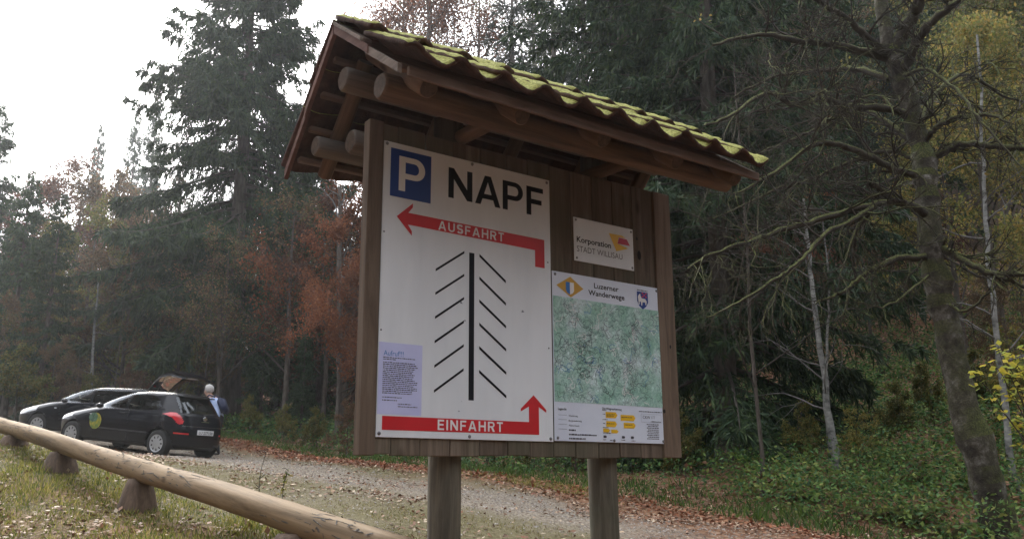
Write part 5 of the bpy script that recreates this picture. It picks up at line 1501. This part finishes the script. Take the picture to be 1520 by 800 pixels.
stem(135, 32, [(134, 560, 0), (137, 500, 0), (142, 450, 0), (146, 410, .2)], .07, .02, 'pale leaning birch stem in the wood above the hatchback', seed=4, nbranch=4)
stem(505, 28.5, [(503, 480, 0), (504, 400, 0), (505, 330, 0), (506, 275, 0)], .12, .05, 'grey trunk rising through the copper beech', name='beech_tree', seed=5, nbranch=5)
stem(262, 40, [(262, 520, 0), (262, 420, 0), (268, 330, 0), (268, 240, 0)], .12, .05, 'thin grey stem left of the tallest spruce', name='beech_tree', seed=6, nbranch=4)

# -- the bare mossy tree at the right
def hero_tree():
    d0 = 11.0
    base = col_at(1487, d0); root = empty('maple_tree', base, 0, 'large bare leaning tree with mossy and lichened limbs at the right', 'tree')
    rs = np.random.default_rng(77)
    main = []; twigs = []
    def pl(pts, r0, r1, sag=.0, n=None, lst=None):
        P = np.array([at(x, y, d0 + dd) for x, y, dd in pts]) - base
        m = len(P); n = n or max(12, m * 5)
        # Catmull-Rom through the points
        Pe = np.concatenate([[2 * P[0] - P[1]], P, [2 * P[-1] - P[-2]]]); out = []
        for t in np.linspace(0, m - 1 - 1e-6, n):
            i = int(t); f = t - i; a, b_, c, e_ = Pe[i:i + 4]
            out.append(.5 * ((2 * b_) + (c - a) * f + (2 * a - 5 * b_ + 4 * c - e_) * f * f + (3 * b_ - a - 3 * c + e_) * f ** 3))
        out = np.array(out) + rs.normal(0, .009, (n, 3))
        rad = np.linspace(1, 0, n) ** .8 * (r0 - r1) + r1
        rad = rad * rs.uniform(.88, 1.12, n)
        (lst if lst is not None else main).append((out, rad)); return out, rad
    trunk, trad = pl([(1500, 870, -.1), (1482, 800, 0), (1455, 700, 0), (1427, 600, .05), (1402, 480, .1), (1385, 400, .1), (1378, 300, .1), (1372, 240, .15), (1360, 188, .2), (1340, 120, .2), (1324, 75, .2), (1311, 0, .2), (1300, -120, .2), (1290, -260, .1)], .195, .05, n=60, lst=[])
    # swellings on the trunk
    trad = trad * (1 + .10 * np.sin(np.linspace(0, 22, 60)) ** 2 + .06 * rs.normal(size=60))
    fork = []
    L_ = []
    L_.append(pl([(1327, 80, .2), (1360, 30, 0), (1371, 0, -.2), (1392, -90, -.5), (1400, -200, -.7)], .10, .03))
    L_.append(pl([(1342, 116, .2), (1367, 67, -.2), (1394, 34, -.5), (1442, 0, -.8), (1520, -50, -1.3)], .075, .03))
    L_.append(pl([(1327, 92, .2), (1290, 62, -.1), (1262, 35, -.3), (1210, 0, -.8), (1150, -50, -1.2)], .06, .02))
    L_.append(pl([(1318, 94, .2), (1240, 73, .0), (1187, 66, -.3), (1131, 56, -.7), (1060, 70, -1.0)], .06, .015))
    L_.append(pl([(1322, 125, .2), (1290, 112, .5), (1259, 109, .8), (1202, 112, 1.1), (1150, 120, 1.4), (1090, 150, 1.8)], .05, .012))
    L_.append(pl([(1350, 180, .2), (1337, 172, .1), (1300, 166, -.1), (1262, 165, -.2), (1225, 154, -.4), (1180, 160, -.6), (1142, 144, -.8), (1085, 178, -1.1), (1045, 190, -1.3)], .058, .012))
    L_.append(pl([(1357, 222, .2), (1345, 210, .3), (1300, 176, .7), (1262, 168, 1.0), (1215, 196, 1.4), (1160, 220, 1.7), (1100, 245, 2.0)], .05, .012))
    L_.append(pl([(1374, 272, .15), (1340, 262, -.2), (1292, 240, -.5), (1244, 221, -.8), (1210, 222, -1.0), (1150, 262, -1.3), (1098, 290, -1.5)], .055, .012))
    L_.append(pl([(1372, 222, .2), (1385, 205, 0), (1409, 188, -.2), (1465, 180, -.5), (1500, 190, -.7)], .05, .012))
    L_.append(pl([(1378, 250, .15), (1400, 236, 0), (1431, 223, -.1), (1475, 226, -.3), (1530, 231, -.6), (1600, 250, -.8)], .06, .02))
    L_.append(pl([(1382, 330, .1), (1352, 312, -.1), (1326, 306, -.2), (1292, 312, -.4), (1240, 325, -.6), (1187, 340, -.8), (1130, 358, -1.0), (1075, 374, -1.2), (1020, 400, -1.4)], .058, .012))
    L_.append(pl([(1326, 308, -.2), (1310, 290, -.3), (1292, 276, -.4)], .055, .035, n=8))
    L_.append(pl([(1300, 312, -.4), (1270, 330, -.6), (1225, 355, -.9), (1190, 390, -1.1), (1157, 415, -1.3), (1100, 450, -1.6), (1049, 475, -1.9)], .035, .008))
    L_.append(pl([(1292, 325, -.4), (1272, 350, -.3), (1266, 385, -.2), (1270, 420, -.1)], .03, .01))
    L_.append(pl([(1388, 388, .1), (1364, 389, 0), (1330, 392, -.2), (1289, 411, -.4), (1259, 434, -.5), (1235, 446, -.6), (1210, 456, -.7)], .048, .008))
    L_.append(pl([(1392, 372, .1), (1401, 377, 0), (1442, 400, -.3), (1472, 415, -.5), (1520, 415, -.8), (1600, 405, -1.1)], .055, .02))
    L_.append(pl([(1470, 414, -.5), (1487, 421, -.6), (1520, 436, -.7), (1580, 470, -.8)], .035, .015))
    L_.append(pl([(1375, 250, .15), (1330, 232, .5), (1281, 240, .9), (1210, 270, 1.3), (1146, 290, 1.6), (1060, 330, 2.0)], .04, .01))
    L_.append(pl([(1360, 200, .2), (1400, 140, .8), (1440, 120, 1.2), (1490, 150, 1.6), (1560, 170, 1.8)], .04, .012))
    L_.append(pl([(1385, 410, .1), (1350, 440, -.4), (1310, 462, -.8), (1265, 452, -1.0)], .02, .005))
    L_.append(pl([(1395, 450, .1), (1430, 470, -.3), (1470, 440, -.5), (1515, 395, -.7)], .022, .006))
    L_.append(pl([(1340, 124, .2), (1380, 110, -.4), (1430, 150, -.9), (1460, 190, -1.2), (1520, 260, -1.5)], .03, .008))
    sub = []
    def grow(p, d, Lb, r, lv):
        n = 7 if lv < 3 else 5; pts = [p]; dd = d
        for i in range(n - 1):
            dd = unit(dd + rs.normal(0, .22, 3) + np.array([0, 0, -.05 if lv < 2 else .02])); pts.append(pts[-1] + dd * Lb / (n - 1))
        pts = np.array(pts); sub.append((pts, np.linspace(r, max(r * .35, .0016), n)))
        if lv >= 3 or Lb < .18: return
        for i in range(int(rs.integers(3, 6))):
            j = int(rs.integers(1, n - 1))
            nd = unit(unit(pts[j + 1] - pts[j]) + rs.normal(0, .6, 3) + np.array([0, 0, .05]))
            grow(pts[j], nd, Lb * rs.uniform(.4, .7), max(r * .55, .0022), lv + 1)
    for pts, rad in L_:
        ln = np.linalg.norm(np.diff(pts, axis=0), axis=1).sum(); m = int(ln * 5) + 3
        for i in range(m):
            j = int(rs.integers(3, len(pts) - 1)); dirn = unit(pts[min(j + 1, len(pts) - 1)] - pts[j - 1])
            nd = unit(dirn * .8 + rs.normal(0, .6, 3) + np.array([0, 0, .1]))
            grow(pts[j], nd, ln * rs.uniform(.12, .34), max(min(rad[j] * .5, .02), .005), 1)
    for i in range(10):     # epicormic shoots on the trunk
        j = int(rs.integers(14, 50)); grow(trunk[j], unit(rs.normal(0, 1, 3)), rs.uniform(.3, .9), .008, 2)
    mesh_np('trunk', *tube_arrays([(trunk, trad)], 22), M['moss_bark'], smooth=True, parent=root)
    for p_ in main: mesh_np('limb', *tube_arrays([p_], 9), M['moss_limb'], smooth=True, parent=root)
    o = mesh_np('twigs', *tube_arrays(sub, 3), M['moss_limb'], smooth=True, parent=root); o['kind'] = 'stuff'
    # last few yellow leaves hanging on
    P = np.array([at(x, y, d0 + dd) for x, y, dd in ((1255, 100, .5), (1262, 98, .5), (1445, 243, -.3), (1480, 262, -.4), (1490, 255, -.4), (1500, 268, -.5), (1505, 115, -1), (1460, 130, 1.2), (1052, 28, -1), (1310, 410, -.3), (1440, 345, -.2))]) - base
    P = np.repeat(P, 5, 0); P = P + rs.normal(0, .05, P.shape); n = len(P)
    D = unit(rs.normal(size=(n, 3)) + np.array([0, 0, -.6])); S = unit(np.cross(D, rs.normal(size=(n, 3))))
    V, Q = blade_arrays(P, D, S, rs.uniform(.04, .08, n), rs.uniform(.03, .05, n)); c = np.repeat(np.array(YELLOW)[rs.integers(0, 4, n)] * 1.3, 4, 0)
    mesh_np('leaves', V, Q, M['leaf'], cols=c, parent=root)['kind'] = 'stuff'
hero_tree()

# twiggy bare saplings in front of the drooping spruce and elsewhere
for px, d, top, key, lab in ((1120, 13.6, 90, 'bare', 'bare twiggy sapling in front of the drooping spruce'), 
                              (300, 29, 380, 'bare', 'bare sapling in front of the tallest spruce trunk'), (165, 31, 430, 'bare', 'bare sapling above the hatchback bonnet'),
                             (1420, 17, 330, 'bare', 'bare sapling behind the mossy trunk')):
    put(px, d, top, key, 'bare_sapling', lab)
# bushes at the wood's edge
for px, d, top, key, lab in ((20, 29, 520, 'bush', 'olive bush at the left edge beyond the rear car'), (75, 31, 545, 'bush_brown', 'brown bush behind the bonnet of the rear car'), (130, 30, 560, 'bush', 'green bush behind the roof of the rear car'),
                             (190, 31, 545, 'bush_brown', 'brown bush left of the raised tailgate'), (270, 30, 575, 'bush', 'green bush behind the raised tailgate'), (370, 29, 590, 'bush', 'green bush right of the person'),
                             (420, 26.5, 612, 'bush', 'low green bush on the far verge between person and board'), (470, 25, 610, 'bush', 'green bush on the far verge nearer the board'), (515, 23.5, 600, 'bush_brown', 'brownish bush touching the left edge of the board'),
                             (720, 18.5, 660, 'bush', 'dark bush seen between the board posts, left'), (790, 17.5, 672, 'bush', 'dark bush seen between the board posts, middle'), (850, 16.5, 665, 'bush_brown', 'brown bush beside the right post'),
                             (1265, 14.2, 655, 'bush_yellow', 'small yellow leaved bush at the foot of the slim birch'), (1180, 15, 640, 'bush', 'dark bush at the foot of the drooping spruce'), (1010, 15.5, 660, 'bush', 'dark bush at the right edge of the board'),
                             (1380, 17, 560, 'bush', 'green bush left of the mossy trunk'), (1450, 16, 540, 'bush', 'green bush behind the mossy trunk'), (1515, 14, 500, 'bush_yellow', 'yellow leaved bush at the right edge'), (1330, 15, 640, 'bush', 'green bush low between birch and mossy trunk')):
    put(px, d, top, key, 'bush', lab, 'bush')
# yellow-green sprigs coming in from the right
def sprig(px, py, d, n, label, size=.5):
    p = at(px, py, d); rs = np.random.default_rng(int(px + py)); gzv = g1(p[0], p[1])
    root = empty('hazel_shrub', (p[0] + .5, p[1], gzv), 0, label, 'shrub'); b0 = np.array([p[0] + .5, p[1], gzv])
    polys = []; P = []; D = []
    H = p[2] - gzv
    for i in range(n):
        tip = np.array([rs.uniform(-.95, .3) * size * 2, rs.uniform(-.5, .5) * size, H + rs.uniform(-.5, .35) * size]) 
        t = np.linspace(0, 1, 9)[:, None]; pts = np.array([0, 0, 0]) * (1 - t) + tip * t; pts[:, 2] = H * .0 + tip[2] * t[:, 0] ** .6; pts += rs.normal(0, .012, pts.shape)
        polys.append((pts, np.linspace(.012, .003, 9)))
        for k_ in range(26):
            j = rs.uniform(5.2, 8); a = pts[int(j)] + (pts[min(int(j) + 1, 8)] - pts[int(j)]) * (j % 1); P.append(a + rs.normal(0, .05, 3)); D.append(unit(np.array([rs.normal(), rs.normal(), -.35])))
    P = np.array(P); D = np.array(D); m = len(P); S = unit(np.cross(D, np.array([0, 0, 1.]) + rs.normal(0, .4, (m, 3))))
    mesh_np('stems', *tube_arrays(polys, 5), M['twig'], smooth=True, parent=root)
    V, Q = blade_arrays(P, D, S, rs.uniform(.06, .11, m), rs.uniform(.04, .065, m))
    mesh_np('leaves', V, Q, M['leaf'], cols=np.repeat(np.array([(.5, .48, .08), (.36, .42, .10), (.6, .5, .08)])[rs.integers(0, 3, m)], 4, 0), parent=root)['kind'] = 'stuff'
sprig(1480, 528, 9.0, 16, 'yellow-green hazel sprigs reaching in from the right edge in front of the birch', .42)
sprig(1500, 610, 9.6, 8, 'lower spray of yellow-green leaves at the right edge', .35)

# ------------------------------------------------------------ ground cover
def scatter(n, x0, x1, y0, y1, fn):
    X = RNG.uniform(x0, x1, n); Y = RNG.uniform(y0, y1, n)
    # nearer ground gets more
    keep = RNG.random(n) < fn(X, Y)
    return X[keep], Y[keep]
def in_view(X, Y, m=.66):
    return (np.abs(X) < m * Y + 1.5) & (Y > 1.5)
def cover(name, X, Y, zlo, zhi, ln, wd, pal, mat, flat, label, var=.3, up=0.0):
    n = len(X); Z = zg(X, Y) + RNG.uniform(0, 1, n) ** 1.5 * (zhi - zlo) + zlo
    P = np.stack([X, Y, Z], 1)
    D = RNG.normal(size=(n, 3)); D[:, 2] = D[:, 2] * (1 - flat) + up; D = unit(D)
    Nn = unit(RNG.normal(size=(n, 3)) * (1 - flat) + np.array([0, 0, 1.])); S = unit(np.cross(D, Nn))
    Lg = RNG.uniform(.6, 1.3, n) * ln * (1 + np.clip(Y - 12, 0, 30) * .03)
    V, Q = blade_arrays(P, D, S, Lg, Lg * wd)
    o = mesh_np(name, V, Q, M[mat], cols=pick_cols(n, pal, var))
    return tag(o, label, kind='stuff')
LIT = [(.34, .20, .13), (.26, .13, .08), (.42, .30, .20), (.20, .11, .07), (.50, .40, .29), (.15, .085, .055)]
def f_lit(X, Y):
    sd, dn, dfar, g, gr, lf = zones(X, Y)
    return np.clip(lf * 1.5 + .08, 0.05, 1.2) * np.clip(.55 + 1.3 * snoise(X, Y, 2.3), .06, 1.5) * in_view(X, Y) * np.clip(11 / Y, 0, 1) ** 1.2
X, Y = scatter(330000, -16, 11, 4.5, 30, f_lit)
cover('fallen_leaves', X, Y, .004, .03, .05, .62, LIT, 'litter', .72, 'brown fallen beech leaves over the car park edges and verge')
def f_edge(X, Y):
    sd, dn, dfar, g, gr, lf = zones(X, Y)
    return np.exp(-(dn / .55) ** 2) * in_view(X, Y) * (Y > 7)
X, Y = scatter(160000, -12, 11, 7, 30, f_edge)
cover('fallen_leaves', X, Y, .004, .035, .07, .62, [(.36, .14, .07), (.28, .10, .055), (.40, .2, .11)], 'litter', .72, 'red-brown leaf drift along the far edge of the car park')
# grass
GR = [(.14, .16, .035), (.20, .21, .045), (.27, .25, .06), (.08, .11, .03), (.34, .29, .10)]
def f_gr(X, Y):
    sd, dn, dfar, g, gr, lf = zones(X, Y)
    return np.clip((gr - .35) * 2, 0, 1) * ((sd <= .4)) * in_view(X, Y) * np.clip(9 / Y, 0, 1) * (X < 1.5)
X, Y = scatter(230000, -13, 2, 4.5, 16, f_gr)
n = len(X)
def grass(name, X, Y, h, w, pal, label):
    n = len(X); P = np.stack([X, Y, zg(X, Y) - .005], 1)
    cl = np.clip(.6 + .5 * snoise(X, Y, 2.7), .3, 1.3)
    D = unit(np.stack([RNG.normal(0, .45, n), RNG.normal(0, .45, n), np.ones(n)], 1)); S = unit(np.cross(D, rnd_unit(n)))
    Lg = h * cl * RNG.uniform(.5, 1.3, n)
    V, Q = blade_arrays(P, D, S, Lg, np.full(n, w), .35)
    return tag(mesh_np(name, V, Q, M['green_leaf'], cols=pick_cols(n, pal, .3)), label, kind='stuff')
grass('grass', X, Y, .10, .009, GR, 'thin yellow-green grass around the barrier log')
def f_road(X, Y):
    sd, dn, dfar, g, gr, lf = zones(X, Y)
    return np.clip((gr - .45) * 1.5, 0, 1) * (sd > .2) * in_view(X, Y) * np.clip(9 / Y, 0, 1)
X, Y = scatter(420000, -12, 8, 5, 22, f_road)
grass('grass', X, Y, .035, .008, [(.24, .21, .09), (.30, .25, .12), (.16, .17, .06), (.2, .15, .09)], 'short worn turf on the gravel car park')
def f_ver(X, Y):
    sd, dn, dfar, g, gr, lf = zones(X, Y)
    return (dn > .25) * np.exp(-((dn - .8) / .8) ** 2) * in_view(X, Y) * (Y > 7)
X, Y = scatter(170000, -14, 11, 7, 32, f_ver)
grass('grass', X, Y, .22, .02, [(.06, .11, .025), (.09, .15, .03), (.05, .08, .025)], 'lush green verge along the far edge of the car park')
# bramble and fern layer under the trees
UND = [(.055, .13, .038), (.10, .19, .05), (.07, .15, .06), (.15, .22, .06), (.04, .08, .03)]
def f_und(X, Y):
    sd, dn, dfar, g, gr, lf = zones(X, Y)
    return np.clip((dn - .6) / 1.5, 0, 1) * in_view(X, Y, .72) * np.clip(.6 + 1.0 * snoise(X, Y, 1.3), .1, 1) * np.clip(15 / Y, .1, 1)
X, Y = scatter(900000, -16, 22, 8, 38, f_und)
o = cover('undergrowth', X, Y, .02, .62, .066, .55, UND, 'green_leaf', .45, 'green bramble and fern undergrowth on the forest floor')
X, Y = scatter(110000, 3, 16, 8.5, 24, lambda X, Y: f_und(X, Y) * (X > 3.2) * .8)
cover('undergrowth', X, Y, .05, .55, .075, .5, [(.15, .21, .055), (.10, .17, .05), (.20, .22, .06)], 'green_leaf', .4, 'lighter green undergrowth around the mossy trunk')
X, Y = scatter(28000, -16, 20, 10, 38, f_und)
cover('leaf_litter', X, Y, .01, .5, .09, .6, [(.16, .08, .045), (.12, .07, .04), (.22, .12, .06)], 'litter', .6, 'brown leaves lodged in the undergrowth')
# ferns
def fern(px, d, sz, seed, label):
    rs = np.random.default_rng(seed); b = col_at(px, d); root = empty('fern', b, rs.uniform(0, 6), label, 'fern', 'ferns under the trees at the right')
    for f in range(int(rs.integers(7, 11))):
        az = f * 2.4 + rs.uniform(-.3, .3); dr = np.array([math.cos(az), math.sin(az), 0]); sd = np.array([-dr[1], dr[0], 0]); Lf = sz * rs.uniform(.75, 1.15)
        t = np.linspace(.05, 1, 26); P0 = dr * (Lf * t * .85)[:, None] + np.array([0, 0, 1.]) * (Lf * (1.1 * t - .95 * t ** 2))[:, None]
        lw = Lf * .24 * np.sin(PI * np.clip(t, 0, 1) ** .7) + .01
        P = np.concatenate([P0, P0]); sg = np.repeat([1, -1], 26)[:, None]
        D = unit(sd * sg + dr * .45 + np.array([0, 0, -.25])); S = np.repeat(dr[None], 52, 0)
        V, Q = blade_arrays(P, D, S, np.concatenate([lw, lw]), np.full(52, Lf * .045), .3)
        n0 = len(V); c = np.array([(.07, .12, .035), (.10, .15, .04), (.15, .16, .05)])[rs.integers(0, 3)]
        V = np.concatenate([V]); mesh_np('frond', V, Q, M['green_leaf'], cols=np.repeat(c[None] * rs.uniform(.8, 1.2, (52, 1)), 4, 0), parent=root)
for i, (px, d, sz, lab) in enumerate(((1275, 12.0, .5, 'green fern below the slim birch'), (1330, 11.8, .6, 'large green fern left of the mossy trunk foot'), (1390, 11.2, .5, 'fern close to the left side of the mossy trunk'), (1180, 13.0, .5, 'fern at the right end of the dark spruce boughs'),
        (1350, 13.2, .55, 'fern higher on the bank left of the mossy trunk'), (1440, 12.8, .55, 'fern just behind the mossy trunk'), (1500, 10.6, .5, 'fern at the right edge below the hazel'), (1235, 13.6, .45, 'small fern at the birch foot'), (1300, 14.5, .6, 'fern beside the little yellow bush'), (1410, 15.0, .6, 'fern up the bank behind the mossy trunk'))):
    fern(px, d, sz, 40 + i, lab)
# gravel
def f_gv(X, Y):
    sd, dn, dfar, g, gr, lf = zones(X, Y)
    return (sd > .1) * np.clip(1.0 - gr, .05, 1) ** 1.4 * in_view(X, Y) * np.clip(9 / Y, 0, 1) ** 1.2
X, Y = scatter(120000, -10, 8, 5, 24, f_gv)
n = len(X); P = np.stack([X, Y, zg(X, Y) + .002], 1); s = RNG.uniform(.006, .017, n) * (1 + np.clip(Y - 9, 0, 14) * .05)
oc = np.array([(1, 0, 0), (0, 1, 0), (-1, 0, 0), (0, -1, 0), (0, 0, .8)], float)
th = RNG.uniform(0, 6.28, n); c_, s_ = np.cos(th), np.sin(th); sx_ = RNG.uniform(.6, 1.3, n)
V = np.repeat(oc[None], n, 0) * RNG.uniform(.7, 1.2, (n, 5, 1)); V[..., 0] *= sx_[:, None]
Vx = V[..., 0] * c_[:, None] - V[..., 1] * s_[:, None]; Vy = V[..., 0] * s_[:, None] + V[..., 1] * c_[:, None]
V = np.stack([Vx, Vy, V[..., 2]], -1) * s[:, None, None] + P[:, None]
T = (np.arange(n) * 5)[:, None, None] + np.array([(0, 1, 4), (1, 2, 4), (2, 3, 4), (3, 0, 4)])[None]
tag(mesh_np('gravel', V.reshape(-1, 3), T.reshape(-1, 3), M['litter'], cols=pick_cols(n, [(.29, .26, .225), (.21, .18, .15), (.37, .335, .30), (.27, .21, .15), (.14, .105, .08)], .25, 5)), 'loose grey gravel stones on the car park', kind='stuff')

# dry weed stalks behind the log, weed tufts in front of it
def stalk(px, py_top, d, h, label, seed, leaves=False):
    rs = np.random.default_rng(seed); t = at(px, py_top, d); gzv = g1(t[0], t[1]); H = t[2] - gzv
    root = empty('weed_stalk', (t[0], t[1], gzv), 0, label, 'plant')
    tt = np.linspace(0, 1, 9); pts = np.stack([-.05 * (1 - tt) + .012 * np.sin(tt * 7), 0 * tt, H * tt], 1)
    polys = [(pts, np.linspace(.0045, .002, 9))]
    polys.append((np.array([pts[-1], pts[-1] + [-.025, 0, .02], pts[-1] + [-.05, 0, .015]]), np.array([.003, .002, .002])))
    for i in range(6):
        j = rs.integers(3, 8); a = pts[j]; e_ = unit(np.array([rs.normal(), rs.normal(), .8])) * rs.uniform(.02, .06); polys.append((np.array([a, a + e_ * .6, a + e_]), np.array([.002, .002, .001])))
    mesh_np('stem', *tube_arrays(polys, 5), M['twig'], parent=root)
    if leaves:
        m = 50; k_ = rs.uniform(.2, 1, m); P = np.stack([-.05 * (1 - k_), 0 * k_, H * k_], 1) + rs.normal(0, .012, (m, 3)); D = unit(rs.normal(size=(m, 3))); S = unit(np.cross(D, rs.normal(size=(m, 3))))
        V, Q = blade_arrays(P, D, S, rs.uniform(.02, .045, m), rs.uniform(.01, .02, m)); mesh_np('leaves', V, Q, M['green_leaf'], cols=np.repeat(np.array(GR)[rs.integers(0, 5, m)], 4, 0), parent=root)['kind'] = 'stuff'
stalk(390, 667, 6.9, .5, 'tall dry brown weed stalk standing behind the barrier log', 1)
stalk(423, 694, 6.9, .4, 'shorter leafy weed stalk behind the barrier log', 2, True)

# ------------------------------------------------------------ autumn haze in the air
def haze():
    m, nt, out = new_mat('haze air')
    v = nt.nodes.new('ShaderNodeVolumePrincipled')
    v.inputs['Color'].default_value = (.86, .9, .95, 1); v.inputs['Density'].default_value = .0008; v.inputs['Anisotropy'].default_value = .55
    nt.links.new(v.outputs[0], out.inputs['Volume'])
    bm = bmesh.new(); bmesh.ops.create_cube(bm, size=1, matrix=Matrix.Translation((0, 50, 30)) @ Matrix.Diagonal((1500, 1500, 84, 1)))
    o = bm_obj('haze', bm, m); tag(o, 'thin autumn haze filling the valley', kind='stuff')
if True: haze()
